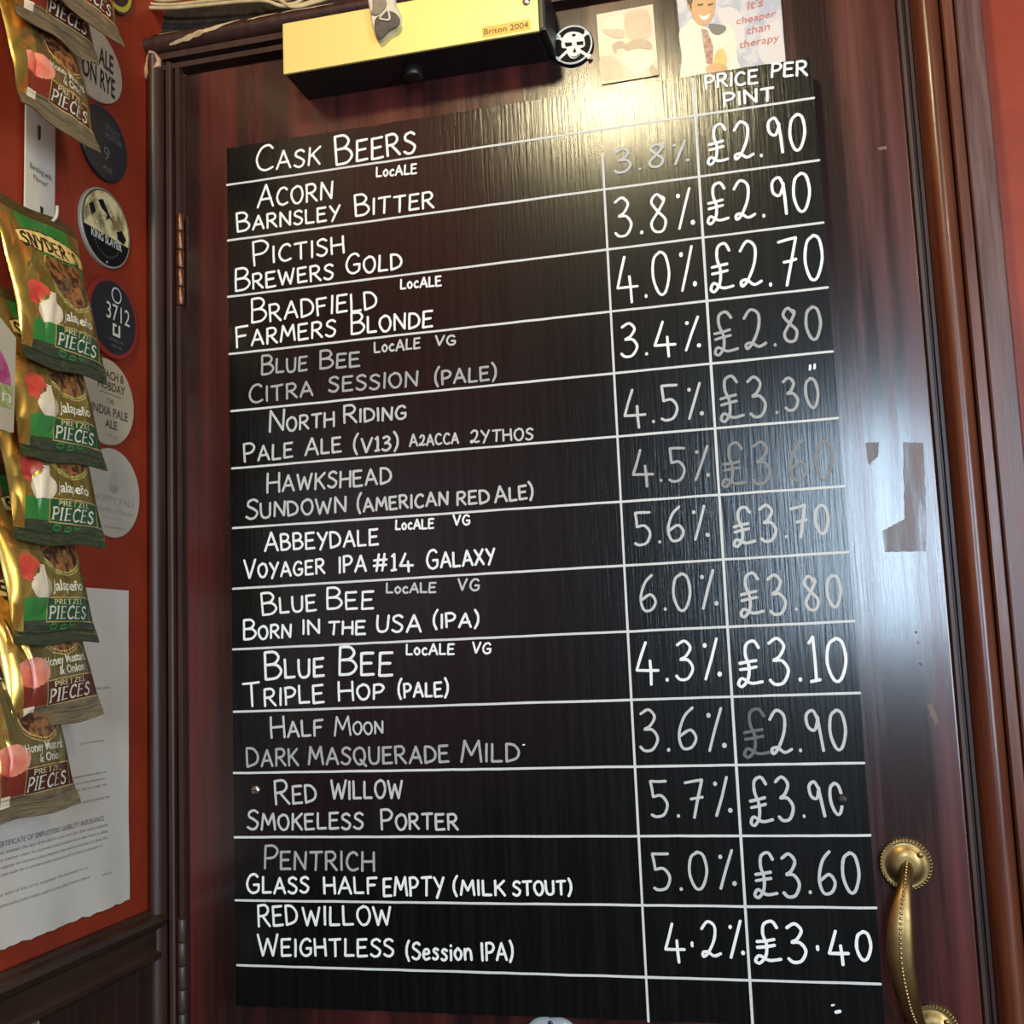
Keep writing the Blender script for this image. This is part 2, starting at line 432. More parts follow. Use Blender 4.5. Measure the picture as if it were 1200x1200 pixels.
# ------------------------------------------------------------------ hand-lettering: a stroke alphabet
SM = 's'
G = {
 'A': (.72, [[(0, 0), (.36, 1)], [(.36, 1), (.72, 0)], [(.13, .34), (.62, .36)]]),
 'B': (.60, [[(.03, 0), (0, 1)], [SM, (0, 1), (.34, 1), (.50, .80), (.36, .58), (.05, .53)], [SM, (.05, .53), (.42, .52), (.60, .28), (.42, .04), (.03, 0)]]),
 'C': (.64, [[SM, (.60, .86), (.44, 1), (.18, .90), (.02, .50), (.12, .14), (.36, 0), (.64, .10)]]),
 'D': (.64, [[(.02, 0), (0, 1)], [SM, (0, 1), (.38, .94), (.63, .58), (.52, .18), (.02, 0)]]),
 'E': (.56, [[(.53, 1), (.02, .98)], [(.02, .98), (.02, 0)], [(.02, 0), (.56, .03)], [(.02, .52), (.46, .54)]]),
 'F': (.54, [[(.54, 1), (.02, .97)], [(.02, .97), (.04, 0)], [(.03, .52), (.44, .55)]]),
 'G': (.68, [[SM, (.60, .86), (.44, 1), (.18, .90), (.02, .50), (.12, .14), (.36, 0), (.62, .14), (.64, .44)], [(.66, .44), (.38, .44)]]),
 'H': (.64, [[(.02, 1), (.02, 0)], [(.62, 1), (.64, 0)], [(.02, .50), (.62, .52)]]),
 'I': (.10, [[(.05, 1), (.05, 0)]]),
 'K': (.60, [[(.03, 1), (.02, 0)], [(.58, 1), (.05, .46)], [(.20, .58), (.60, 0)]]),
 'L': (.52, [[(.02, 1), (.02, .02)], [(.02, .02), (.52, .03)]]),
 'M': (.84, [[(0, 0), (.12, 1)], [(.12, 1), (.42, .32)], [(.42, .32), (.72, 1)], [(.72, 1), (.84, 0)]]),
 'N': (.66, [[(.02, 0), (.04, 1)], [(.04, 1), (.62, .03)], [(.62, .03), (.66, 1)]]),
 'O': (.68, [[SM, (.36, 1), (.08, .82), (.02, .42), (.24, .02), (.52, .06), (.68, .46), (.58, .88), (.36, 1), (.30, .98)]]),
 'P': (.56, [[(.03, 0), (.02, 1)], [SM, (0, .98), (.36, 1), (.56, .78), (.40, .50), (.03, .44)]]),
 'Q': (.72, [[SM, (.36, 1), (.08, .82), (.02, .42), (.24, .02), (.52, .06), (.68, .46), (.58, .88), (.36, 1)], [(.40, .26), (.74, -.12)]]),
 'R': (.62, [[(.03, 0), (.02, 1)], [SM, (0, .98), (.38, 1), (.54, .78), (.40, .54), (.03, .48)], [(.24, .48), (.62, 0)]]),
 'S': (.54, [[SM, (.52, .88), (.34, 1), (.10, .90), (.08, .68), (.32, .52), (.52, .32), (.42, .06), (.20, 0), (0, .12)]]),
 'T': (.66, [[(0, .97), (.66, 1)], [(.34, .98), (.33, 0)]]),
 'U': (.62, [[SM, (.02, 1), (.02, .40), (.12, .06), (.36, 0), (.56, .16), (.60, .60), (.62, 1)]]),
 'V': (.64, [[(0, 1), (.30, 0)], [(.30, 0), (.64, 1)]]),
 'W': (.94, [[(0, 1), (.22, 0)], [(.22, 0), (.46, .80)], [(.46, .80), (.70, 0)], [(.70, 0), (.94, 1)]]),
 'X': (.62, [[(0, 1), (.62, 0)], [(.60, 1), (0, 0)]]),
 'Y': (.62, [[(0, 1), (.32, .48)], [(.62, 1), (.16, -.10)]]),
 'Z': (.60, [[(.02, .98), (.58, 1)], [(.58, 1), (.02, .02)], [(.02, .02), (.60, .03)]]),
 'e': (.48, [[SM, (.04, .34), (.42, .40), (.38, .62), (.16, .62), (.02, .30), (.16, .02), (.46, .10)]]),
 's': (.40, [[SM, (.38, .58), (.18, .66), (.06, .50), (.30, .30), (.34, .10), (.16, 0), (0, .08)]]),
 'i': (.10, [[(.05, .62), (.05, 0)], [(.05, .86), (.06, .92)]]),
 'o': (.48, [[SM, (.26, .66), (.06, .52), (.02, .26), (.20, .01), (.40, .12), (.46, .42), (.26, .66), (.20, .65)]]),
 'c': (.42, [[SM, (.40, .56), (.24, .66), (.04, .42), (.08, .12), (.26, 0), (.44, .08)]]),
 'n': (.48, [[(.03, .64), (.03, 0)], [SM, (.03, .40), (.22, .64), (.42, .50), (.46, 0)]]),
 '0': (.54, [[SM, (.32, 1), (.10, .86), (.02, .42), (.16, .03), (.36, .05), (.53, .46), (.48, .88), (.32, 1), (.24, .96)]]),
 '1': (.22, [[(.02, .86), (.14, 1)], [(.14, 1), (.14, .02)], [(0, 0), (.24, .03)]]),
 '2': (.60, [[SM, (.05, .80), (.26, 1), (.48, .86), (.44, .50), (.22, .14), (.06, .03), (.04, .14), (.20, .16), (.40, .04), (.62, .10)]]),
 '3': (.50, [[SM, (.06, .90), (.28, 1), (.44, .82), (.30, .60), (.14, .52), (.36, .50), (.49, .28), (.34, .03), (.12, 0), (0, .10)]]),
 '4': (.62, [[(.28, 1), (0, .28)], [(0, .28), (.64, .26)], [(.40, .52), (.42, -.10)]]),
 '5': (.52, [[(.52, .98), (.05, 1)], [(.05, 1), (.09, .56)], [SM, (.09, .56), (.34, .58), (.50, .34), (.38, .06), (.14, 0), (0, .06)]]),
 '6': (.50, [[SM, (.42, 1), (.18, .78), (.03, .36), (.12, .03), (.36, .04), (.49, .26), (.34, .46), (.06, .32)]]),
 '7': (.52, [[(0, .94), (.52, 1)], [(.52, 1), (.20, -.04)], [(.14, .48), (.50, .52)]]),
 '8': (.50, [[SM, (.44, .82), (.26, 1), (.08, .82), (.24, .56), (.46, .30), (.36, .03), (.12, .04), (.04, .26), (.26, .54), (.46, .82), (.40, .92)]]),
 '9': (.46, [[SM, (.40, .78), (.28, 1), (.06, .90), (.06, .62), (.26, .52), (.42, .80)], [(.40, .84), (.44, 0)]]),
 '£': (.62, [[SM, (.58, .84), (.46, 1), (.26, .94), (.22, .70), (.30, .44), (.26, .16), (.10, .00), (0, .06), (.10, .18), (.34, .06), (.64, .08)], [(.06, .52), (.50, .56)], [(.06, .38), (.50, .42)]]),
 '%': (.58, [[(.50, 1), (.12, 0)], ['o', (.16, .84), .06], ['o', (.52, .12), .065]]),
 '#': (.66, [[(.26, 1), (.14, 0)], [(.54, 1), (.42, 0)], [(.02, .64), (.64, .66)], [(0, .32), (.62, .34)]]),
 '.': (.10, [['o', (.05, .04), .05]]),
 '·': (.14, [[(.07, .46), (.07, .36)]]),
 '(': (.20, [[SM, (.20, 1.14), (.04, .78), (.02, .32), (.16, -.08)]]),
 ')': (.20, [[SM, (.02, 1.14), (.18, .78), (.18, .32), (.02, -.08)]]),
 '"': (.24, [[(.06, .9), (.04, .5)], [(.20, .9), (.18, .5)]]),
 ' ': (.36, []),
}
def smooth_pts(P, k=5):
    return [(q.x, q.y) for q in cr([Vector((p[0], p[1], 0)) for p in P], k)]
def glyph_lines(ch):
    w, st = G[ch]
    out = []
    for s in st:
        if s[0] == SM: out.append(smooth_pts(s[1:]))
        elif s[0] == 'o':
            (cx, cy), r = s[1], s[2]
            out.append(['dot'] + [(cx + r * math.cos(a * math.pi / 6), cy + r * math.sin(a * math.pi / 6)) for a in range(12)])
        else:
            a, b = s
            mx = ((a[0] + b[0]) / 2 + random.uniform(-.012, .012), (a[1] + b[1]) / 2 + random.uniform(-.012, .012))
            out.append([a, mx, b])
    return w, out
_lay = [0]
def ribbon(mb, pts, w, emit, mi=0):
    """flat stroke with rounded ends in 2D, mapped to space by emit(x, y)"""
    n = len(pts)
    if n < 2: return
    P = [Vector((p[0], p[1])) for p in pts]
    v = []; f = []
    for i in range(n):
        t = P[min(i + 1, n - 1)] - P[max(i - 1, 0)]
        if t.length < 1e-9: t = Vector((1, 0))
        t.normalize()
        nn = Vector((-t.y, t.x))
        ww = w * .5 * (1 + .14 * noise.noise((P[i].x * 900, P[i].y * 900, .5)))
        if i == 0:
            q = P[0] - t * ww * .75
            v += [q + nn * ww * .55, q - nn * ww * .55]
        v += [P[i] + nn * ww, P[i] - nn * ww]
        if i == n - 1:
            q = P[-1] + t * ww * .75
            v += [q + nn * ww * .55, q - nn * ww * .55]
    for i in range(len(v) // 2 - 1):
        f.append((i * 2, i * 2 + 1, i * 2 + 3, i * 2 + 2))
    _lay[0] = (_lay[0] + 1) % 12
    mb.add([emit(a.x, a.y) + (Vector((0, -.000025 * _lay[0] - .00018 * i / len(v), 0)) if mb.lift else Vector((0, 0, 0))) for i, a in enumerate(v)], f, mi)

BY = -.0006                     # chalk lies on the face of the board
def bxz(px, py):
    p = at(px, py, 0)
    return Vector((p.x, p.z))
def write(mb, text, x0, y0, x1, y1, hc, hr=None, stroke=.0027, mi=0, first=True, hend=None, layer=0.0):
    """one word: baseline from (x0,y0) to (x1,y1), height of the initial and of the rest, all read off the photograph"""
    a = bxz(x0, y0); b = bxz(x1, y1)
    u = (b - a); L = u.length; u.normalize(); n = Vector((-u.y, u.x))
    sc = (bxz((x0 + x1) / 2, (y0 + y1) / 2 - 50) - bxz((x0 + x1) / 2, (y0 + y1) / 2)).length / 50
    if hr is None: hr = hc
    if hend is None: hend = hr
    gl = []; tot = 0; big = text[0] != '('
    for i, ch in enumerate(text):
        h = hc if (big and ch != '(') else (hr + (hend - hr) * i / max(1, len(text) - 1))
        if ch == '(': h = hc
        elif ch != ' ': big = False
        if ch == ')': h = max(h, hc * .95)
        h *= sc * random.uniform(.97, 1.03)
        w, ls = glyph_lines(ch)
        gap = .22 * hr * sc
        gl.append((h, w * h, ls, tot, ch)); tot += w * h + (gap if i < len(text) - 1 else 0)
    k = L / tot
    for h, w, ls, x, ch in gl:
        sh = random.uniform(-.03, .05); dy = random.uniform(-.03, .03) * h
        if ch == '(' or ch == ')': dy = -.02 * h
        for l in ls:
            dot = l[0] == 'dot'
            if dot: l = l[1:]
            pts = [((x + p[0] * h + sh * p[1] * h) * k, p[1] * h + dy) for p in l]
            def emit(X, Y):
                q = a + u * X + n * Y
                return Vector((q.x, BY - layer, q.y))
            if dot: mb.add([emit(*p) - Vector((0, .0002, 0)) for p in pts], [tuple(range(len(pts)))], mi)
            else: ribbon(mb, pts, stroke, emit, mi)

# ------------------------------------------------------------------ the blackboard
BW, BH, BT = .5995, .8690, .014
bb = thing('blackboard', (BW / 2, 0, Z0 - BH), 'large black painted wooden price board with white hand lettering, fixed to the mahogany door', 'blackboard')
borg = bb.location.copy()
bm = bmesh.new()
mb = MB()
nx = 90
front = []
tp = [(i / nx * BW, Z0 + .0009 * noise.noise((i * 1.7, 3, 1)) - (.0012 if noise.noise((i * 2.9, 8, 1)) > .35 else 0)) for i in range(nx + 1)]
bt = [(i / nx * BW, Z0 - BH + .0012 * noise.noise((i * 1.3, 9, 1))) for i in range(nx, -1, -1)]
prof = tp + bt
mb.prism(prof, lambda p: (p[0], 0, p[1]), lambda p: (p[0], BT, p[1]), 0)
mb.build('panel', M_board, bb, origin=borg)
for zz in (-.10, -.72):
    mb = MB(); mb.box((.04, BT, Z0 + zz - .03), (BW - .04, DY - .0003, Z0 + zz + .03)); mb.build('batten', M_board, bb, origin=borg)
for px, py, m in ((300, 926, M_steel), (987, 937, M_blacks)):
    mb = MB(); p = at(px, py, 0)
    mb.lathe([(.0050, 0), (.0048, .0014), (.0034, .0026), (.0008, .0030)], p, (0, -1, 0), 0, 20)
    mb.box(p + Vector((-.003, -.0034, -.0005)), p + Vector((.003, -.0027, .0005)), 1)
    mb.build('screw', [m, M_black], bb, origin=borg)

_rl = [0]
def rule(a, b, w=.0022):
    _rl[0] += .00001
    A = bxz(*a); B = bxz(*b)
    mb = MB(); n = 40
    pts = [(A.x + (B.x - A.x) * i / n, A.y + (B.y - A.y) * i / n + .0003 * noise.noise((i * .7, A.y * 50, 0))) for i in range(n + 1)]
    ribbon(mb, pts, w, lambda x, y: Vector((x, BY + .0003 - _rl[0], y)))
    mb.build('ruled_line', M_line, bb, origin=borg)
HL = [(265, 217, 955, 115), (266, 282, 961, 188), (266, 348, 966, 261), (268, 415, 971, 337), (270, 482, 977, 412), (271, 549, 983, 490), (272, 619, 990, 570),
      (272, 690, 995, 647), (272, 761, 1002, 728), (273, 834, 1009, 812), (273, 906, 1014, 894), (274, 981, 1021, 979), (275, 1055, 1028, 1064), (277, 1131, 1033, 1153)]
for a, b, c, d in HL: rule((a + 1, b), (c - 1, d))
rule((706, 180), (760, 1197), .0021)
rule((812, 92), (882, 1200), .0024)

# (word, x0, y0, x1, y1, initial height, height of the rest) and the chalk's state, 0 fresh ... 4 nearly rubbed out
B_, R2 = 'beer_name_lettering', 'locale_mark'
NAMES = [
 ('heading_lettering', 0, [('CASK', 300, 202, 375, 193, 29, 20), ('BEERS', 394, 193, 487, 178.5, 34, 24)]),
 (R2, 0, [('LocALE', 441.6, 207.5, 488.3, 203.5, 11)]),
 (B_, 0, [('ACORN', 302.3, 243.3, 389.3, 233, 25, 20), ('BARNSLEY', 278.3, 271.7, 398.3, 257, 22, 16), ('BITTER', 416.7, 254, 508.3, 243.5, 24, 18)]),
 (B_, 0, [('PICTISH', 297.7, 311, 403.3, 297, 28, 19), ('BREWERS', 276, 341.5, 390.7, 326.5, 25, 17), ('GOLD', 405.7, 321.7, 470.7, 315, 23, 18)]),
 (R2, 0, [('LocALE', 470, 339, 517.3, 335, 11)]),
 (B_, 0, [('BRADFIELD', 295, 379, 441.7, 361.7, 28, 20), ('FARMERS', 277.3, 407, 393.3, 393.3, 24, 18), ('BLONDE', 411.7, 391.7, 506.7, 382.7, 25, 18)]),
 (R2, 1, [('LocALE', 439.3, 413.5, 492.3, 408.3, 12), ('VG', 510.7, 404.5, 534, 404, 11)]),
 (B_, 2, [('BLUE', 306.7, 439, 360, 434, 22, 16), ('BEE', 375, 432.7, 421.7, 429.3, 21, 16), ('CITRA', 292.7, 473, 366.7, 463.3, 21, 17), ('SESSION', 386, 460, 489.3, 452.3, 17), ('(PALE)', 510, 451.5, 581.7, 445, 19, 16)]),
 (B_, 1, [('NORTH', 316, 507, 391.7, 499.3, 24, 16), ('RIDING', 403.3, 496, 476, 491, 20, 15), ('PALE', 286.7, 542, 343.3, 536, 21, 17), ('ALE', 358.3, 533.3, 400, 530, 20, 17), ('(V13)', 415, 531, 466.7, 526.7, 20, 16)]),
 (B_, 1, [('A2ACCA', 480.7, 523.3, 537.3, 519.3, 14, 12), ('2YTHOS', 551.7, 519, 624.3, 515, 14, 13)]),
 (B_, 1, [('HAWKSHEAD', 313.3, 577, 458.3, 566.7, 23, 18), ('SUNDOWN', 289, 608, 405.7, 600, 22, 17), ('(AMERICAN', 419.3, 600, 525, 591.7, 20, 15), ('RED', 536, 592, 573.3, 589.3, 15), ('ALE)', 580.7, 589, 625, 584, 18, 15)]),
 (R2, 0, [('LocALE', 464, 620.7, 508.3, 619.3, 11), ('VG', 531.7, 615, 550.7, 615, 11)]),
 (B_, 0, [('ABBEYDALE', 311, 646, 443.3, 638.3, 22, 18), ('VOYAGER', 286.7, 678, 380.7, 671.7, 21, 16), ('IPA', 397.7, 671, 429, 669, 18), ('#14', 438.3, 670, 484, 667.3, 19), ('GALAXY', 500.7, 666.7, 580, 660, 22, 17)]),
 (R2, 1, [('LocALE', 453.3, 695, 510.7, 694.3, 11), ('VG', 537.3, 691.7, 561.7, 691.7, 13)]),
 (B_, 0, [('BLUE', 307.7, 720, 371, 715.7, 26, 18), ('BEE', 383.3, 714, 437.7, 713, 25, 20), ('BORN', 286, 749.5, 341, 746.7, 22, 15), ('IN', 355, 743.3, 375, 741.7, 16), ('THE', 385, 743.3, 428.3, 743, 15), ('USA', 441.7, 740.7, 493.3, 740, 19), ('(IPA)', 508.3, 735.7, 560.7, 734.5, 19, 16)]),
 (R2, 0, [('LocALE', 476.7, 767.3, 532.3, 766.7, 12), ('VG', 554, 765, 575, 765.7, 12)]),
 (B_, 0, [('BLUE', 311, 796, 380, 792.7, 31, 21), ('BEE', 397.3, 791, 460, 791, 32, 26), ('TRIPLE', 286.7, 828.5, 380, 822.7, 28, 20), ('HOP', 397.3, 820.7, 449.3, 819.3, 22, 17), ('(PALE)', 467.3, 817.3, 525, 815.5, 20, 16)]),
 (B_, 1, [('HALF', 318.3, 865, 378.3, 861.7, 24, 18), ('MOON', 392.7, 861.7, 449, 859, 22, 14)]),
 (B_, 2, [('DARK', 290, 899, 350, 896.7, 22, 19), ('MASQUERADE', 362.3, 896, 526, 893.3, 20, 19), ('MILD', 541, 892.7, 608.3, 892.3, 25, 20)]),
 (B_, 1, [('RED', 323.3, 942.5, 371, 940, 27, 20), ('WILLOW', 388.3, 936, 471.7, 935, 21, 20), ('SMOKELESS', 291, 972.3, 425.7, 970.7, 22, 18), ('PORTER', 447.3, 971.7, 536.7, 971.7, 23, 18)]),
 (B_, 2, [('PENTRICH', 310.2, 1017.5, 438.6, 1020.4, 26, 21)]),
 (B_, 0, [('GLASS', 290, 1046.8, 362, 1045.7, 22, 18), ('HALF', 380.3, 1046.8, 441.5, 1046.8, 19), ('EMPTY', 450, 1049.4, 520.4, 1049.4, 21), ('(MILK', 532, 1048, 591.9, 1048.7, 20, 17), ('STOUT)', 601.8, 1048.7, 669.6, 1048, 16)]),
 (B_, 0, [('RED', 303.3, 1085.3, 349, 1083.5, 25, 22), ('WILLOW', 356, 1084, 458.7, 1082.8, 21), ('WEIGHTLESS', 303.3, 1120, 461.7, 1120, 25, 20), ('(Session', 477, 1123.8, 553.3, 1125, 20, 19), ('IPA)', 565, 1125, 601, 1125, 20)]),
 ('heading_lettering', 0, [('PRICE', 827, 104, 887.5, 97.7, 15), ('PER', 904, 91, 945.5, 88.3, 16), ('PINT', 848.4, 125, 906.5, 118, 15)]),
]
for nm, st, words in [(('vegan_mark' if w[0] == 'VG' else nm), st, [w]) for nm, st, ws in NAMES if nm == R2 for w in ws] + [n for n in NAMES if n[0] != R2]:
    mb = MB(); mb.lift = True
    for w in words:
        t, x0, y0, x1, y1, hc = w[:6]
        hr = w[6] if len(w) > 6 else None
        s = .0024 if (hr or hc) > 14 else .0020
        if hc > 30: s = .0027
        write(mb, t, x0, y0, x1, y1, hc, hr, stroke=s)
    mb.build(nm, M_ch[st], bb, origin=borg)
ABV = [('3.8%', 720.9, 203.5, 808.7, 190, 27, 1), ('3.8%', 721.8, 278, 815, 265.4, 45, 0), ('4.0%', 725, 353, 817.2, 339, 49, 0), ('3.4%', 728.7, 418.8, 821.6, 409.4, 38, 0),
       ('4.5%', 733, 498.6, 825, 488.7, 40, 1), ('4.5%', 742.9, 566.6, 832, 561, 39, 2), ('5.6%', 744.6, 638.9, 832, 631.8, 39, 1), ('6.0%', 751, 717.7, 842.5, 712, 43, 1),
       ('4.3%', 746.7, 799, 846.5, 796, 46, 0), ('3.6%', 751, 880.6, 852, 877.8, 48, 1), ('5.7%', 764.5, 957.9, 858.8, 953.7, 43, 1), ('5.0%', 767.3, 1043.5, 863.6, 1040, 44, 1), ('4·2%', 781, 1124, 873.5, 1122, 42, 0)]
for t, x0, y0, x1, y1, h, st in ABV:
    mb = MB(); mb.lift = True; write(mb, t, x0, y0, x1, y1, h, h, stroke=.0025); mb.build('strength_lettering', M_ch[st], bb, origin=borg)
PR = [('£2.90', 830, 193, 944.7, 175.6, 46, 41, 0), ('£2.90', 830, 264.5, 951, 246.4, 48, 44, 0), ('£2.70', 833.4, 342.7, 965.4, 327.7, 55, 50, 0), ('£2.80', 838.6, 416.5, 964, 396, 48, 38, 2),
      ('£3.30', 845.7, 494.4, 961.3, 476, 52, 34, 2), ('£3.60', 847, 569.5, 976.6, 561, 52, 44, 4), ('£3.70', 860.5, 639.7, 972.6, 624, 45, 32, 1), ('£3.80', 869, 724, 987.5, 710, 50, 36, 1),
      ('£3.10', 865.7, 804, 994, 796, 54, 51, 0), ('£', 872.8, 886, 903, 884, 56, 56, 3), ('2.90', 904, 884, 993.8, 877, 52, 46, 1), ('£3.90', 880.6, 966, 990.5, 954, 55, 36, 1), ('£3.60', 884.9, 1050.8, 1009.8, 1046.6, 52, 47, 1), ('£3·40', 885.7, 1128, 1022.5, 1125, 48, 32, 0)]
for t, x0, y0, x1, y1, h0, h1, st in PR:
    mb = MB(); mb.lift = True; write(mb, t, x0, y0, x1, y1, h0, h0, stroke=.0027, hend=h1); mb.build('price_lettering', M_ch[st], bb, origin=borg)
mb = MB(); write(mb, '"', 948, 440, 957, 438, 12, stroke=.0022); mb.build('chalk_fleck', M_ch[0], bb, origin=borg)
for px, py, r in ((982, 1186, .0018), (976, 1178, .0010), (614, 873, .0008)):
    p = bxz(px, py); mb = MB()
    ribbon(mb, [(p.x - r, p.y), (p.x + r, p.y + r * .5)], r * 1.6, lambda x, y: Vector((x, BY, y)))
    mb.build('chalk_fleck', M_ch[0], bb, origin=borg)

# ------------------------------------------------------------------ printed lettering (the built-in face)
_tx = {}
BOLD = ('ALE', 'ON RYE', 'KING SLAYER', 'Jalapeño', 'Honey Mustard', '& Onion', 'INDIA PALE', 'HOBDAY', 'BEACH &', 'CERTIFICATE OF EMPLOYERS LIABILITY INSURANCE', 'GOLD')
def text_mesh(s):
    if s not in _tx:
        c = bpy.data.curves.new('t', 'FONT'); c.body = s; c.size = 1; c.resolution_u = 3
        if s in BOLD: c.offset = .022
        o = bpy.data.objects.new('t', c)
        me = bpy.data.meshes.new_from_object(o)
        vs = [v.co.copy() for v in me.vertices]; fs = [tuple(p.vertices) for p in me.polygons]
        bpy.data.objects.remove(o); bpy.data.curves.remove(c); bpy.data.meshes.remove(me)
        x0 = min(v.x for v in vs); x1 = max(v.x for v in vs)
        _tx[s] = ([((v.x - x0) / (x1 - x0), v.y / .73) for v in vs], fs)
    return _tx[s]
def put_text(mb, s, emit, mi):
    """emit(a, b): a runs 0..1 along the text, b 0..1 from the baseline to cap height"""
    vs, fs = text_mesh(s)
    mb.add([emit(a, b) for a, b in vs], fs, mi)
def serif_caps(mb, s, emit, mi, asp=.8, heavy=.17, thin=.075):
    """roman capitals: heavy stems, thin cross strokes, bracketed feet"""
    gl = []; tot = 0
    for ch in s:
        w, ls = glyph_lines(ch); w = max(w, .2); gl.append((tot, ls, ch)); tot += w + .26
    tot -= .26
    for x, ls, ch in gl:
        for l in ls:
            dx = abs(l[-1][0] - l[0][0]); dy = abs(l[-1][1] - l[0][1])
            st = heavy if dy > dx or len(l) > 6 else thin
            pts = [((x + p[0]) / tot, p[1]) for p in l]
            P = [Vector(((x + p[0]) , p[1])) for p in l]
            m2 = MB()
            ribbon(m2, [(p.x, p.y) for p in P], st, lambda X, Y: Vector((X, Y, 0)))
            if dy > .6 and dx < .2 and len(l) == 3:
                for q in (l[0], l[-1]):
                    ribbon(m2, [(x + q[0] - .13, q[1]), (x + q[0] + .13, q[1])], .07, lambda X, Y: Vector((X, Y, 0)))
            mb.add([emit(v.x / tot, v.y) for v in m2.v], m2.f, mi)

# ------------------------------------------------------------------ door closer
cl_o = at(480, 62, DY)
cl = thing('door_closer', cl_o, 'black door closer with a satin gold front cover screwed on above the blackboard', 'door closer')
CY = DY - .060
a = at(332, 87, CY); t = at(330, 28, CY); r = at(632, 40, CY)
zb = a.z; zt = zb + (t.z - a.z); x0 = a.x; x1 = r.x
mb = MB(); mb.box((x0 + .0005, CY + .003, zb + .0005), (x1 - .002, DY - .0002, zt - .001), 0, .002); mb.build('body', M_blacks, cl, origin=cl_o)
mb = MB(); mb.box((x0, CY, zb), (x1, CY + .0034, zt), 0, .0008)
cov = mb.build('cover', M_gold, cl, origin=cl_o)
mb = MB()
p0 = at(565, 44, CY); p1 = at(622, 34, CY)
hh = .0105
mb.add([(p0.x, CY - .0003, p0.z - .0005), (p1.x, CY - .0003, p0.z - .0005), (p1.x, CY - .0003, p0.z + hh), (p0.x, CY - .0003, p0.z + hh)], [(0, 1, 2, 3)], 0)
put_text(mb, 'Briton 2004', lambda u, v: (p0.x + .0022 + u * (p1.x - p0.x - .0044), CY - .0007, p0.z + .0022 + v * .0062), 1)
mb.build('name_label', [M_goldlab, M_brownink], cov, origin=(cl_o))
s_ = at(617, 2, CY)
mb = MB(); mb.lathe([(.004, 0), (.004, .001), (.003, .0018), (.0008, .002)], s_, (0, -1, 0), 0, 18); mb.build('screw', M_steel, cl, origin=cl_o)
mb = MB(); mb.box((x1 - .002, CY + .002, zb + .001), (x1 + .007, DY - .0002, zt - .002), 0, .003); mb.build('end_cap', M_black, cl, origin=cl_o)
k = at(484, 85, DY - .030)
mb = MB(); mb.lathe([(.0095, 0), (.0095, .010), (.0085, .0112), (.002, .0115)], (k.x, DY - .030, zb + .001), (0, 0, -1), 0, 24); mb.build('adjuster_knob', M_black, cl, origin=cl_o)

# little shoe-shaped charm hanging over the cover
M_chw = mat('charm_white', (.72, .64, .50), (.60, .52, .40), rough=.7, scale=(150, 150, 150))
M_chg = mat('charm_dark_grey', (.085, .065, .05), (.12, .095, .07), rough=.7, scale=(150, 150, 150))
M_cht = mat('charm_taupe', (.30, .24, .17), (.24, .19, .13), rough=.7, scale=(150, 150, 150))
def cpx(px, py, d=0.0): return at(px, py, CY - .0012 - d)
cho = cpx(452, 25)
ch = thing('shoe_charm', cho, 'small grey and white shoe-shaped charm dangling over the gold closer cover', 'charm')
def puffy(mb, pts, Y0, Y1, mi, inset=.18):
    """an outline with rounded front: outer ring at the back, inner ring in front"""
    P = [at(px, py, Y0) for px, py in pts]; n = len(P)
    c = sum(P, Vector()) / n
    A = [p.copy() for p in P]
    Bq = [p.lerp(c, inset * .3) + Vector((0, (Y1 - Y0) * .7, 0)) for p in P]
    Cq = [p.lerp(c, inset) + Vector((0, (Y1 - Y0), 0)) for p in P]
    mb.add(A + Bq + Cq, [(i, (i + 1) % n, n + (i + 1) % n, n + i) for i in range(n)] + [(n + i, n + (i + 1) % n, 2 * n + (i + 1) % n, 2 * n + i) for i in range(n)] + [tuple(range(2 * n, 3 * n)), tuple(range(n))[::-1]], mi, False)
def spl(pts, k=5):
    P = [Vector((p[0], p[1], 0)) for p in pts]
    n = len(P); out = []
    for i in range(n):
        p0, p1, p2, p3 = P[i - 1], P[i], P[(i + 1) % n], P[(i + 2) % n]
        for j in range(k):
            t = j / k
            q = .5 * ((2 * p1) + (p2 - p0) * t + (2 * p0 - 5 * p1 + 4 * p2 - p3) * t * t + (3 * p1 - p0 - 3 * p2 + p3) * t ** 3)
            out.append((q.x, q.y))
    return out
mb = MB(); puffy(mb, spl([(434, -6), (434, 12), (436, 24), (438, 36), (445, 50), (456, 44), (469, 32), (471, 20), (465, 6), (461, -6)]), CY - .0002, CY - .008, 0)
sole = mb.build('body', M_chw, ch, origin=cho)
mb = MB(); puffy(mb, spl([(441, 22), (439, 32), (441, 42), (445, 47), (451, 43), (457, 37), (466, 32), (469, 24), (464, 16), (456, 13), (449, 17)]), CY - .0078, CY - .0105, 0)
mb.build('toe_panel', M_chg, ch, origin=cho)
mb = MB(); puffy(mb, spl([(438, -6), (437, 10), (435, 17), (441, 19), (447, 15), (453, 8), (452, -1), (446, -6)]), CY - .0078, CY - .0100, 0)
mb.build('tongue', M_cht, ch, origin=cho)
mb = MB(); L_ = [at(px, py, CY - .0115) for px, py in spl([(445, 21), (451, 14), (454, 12), (456, 17), (456, 23), (450, 23)], 4)]
mb.tube(L_ + [L_[0]], .0011, 0, 8); mb.build('lace', M_chw, ch, origin=cho)

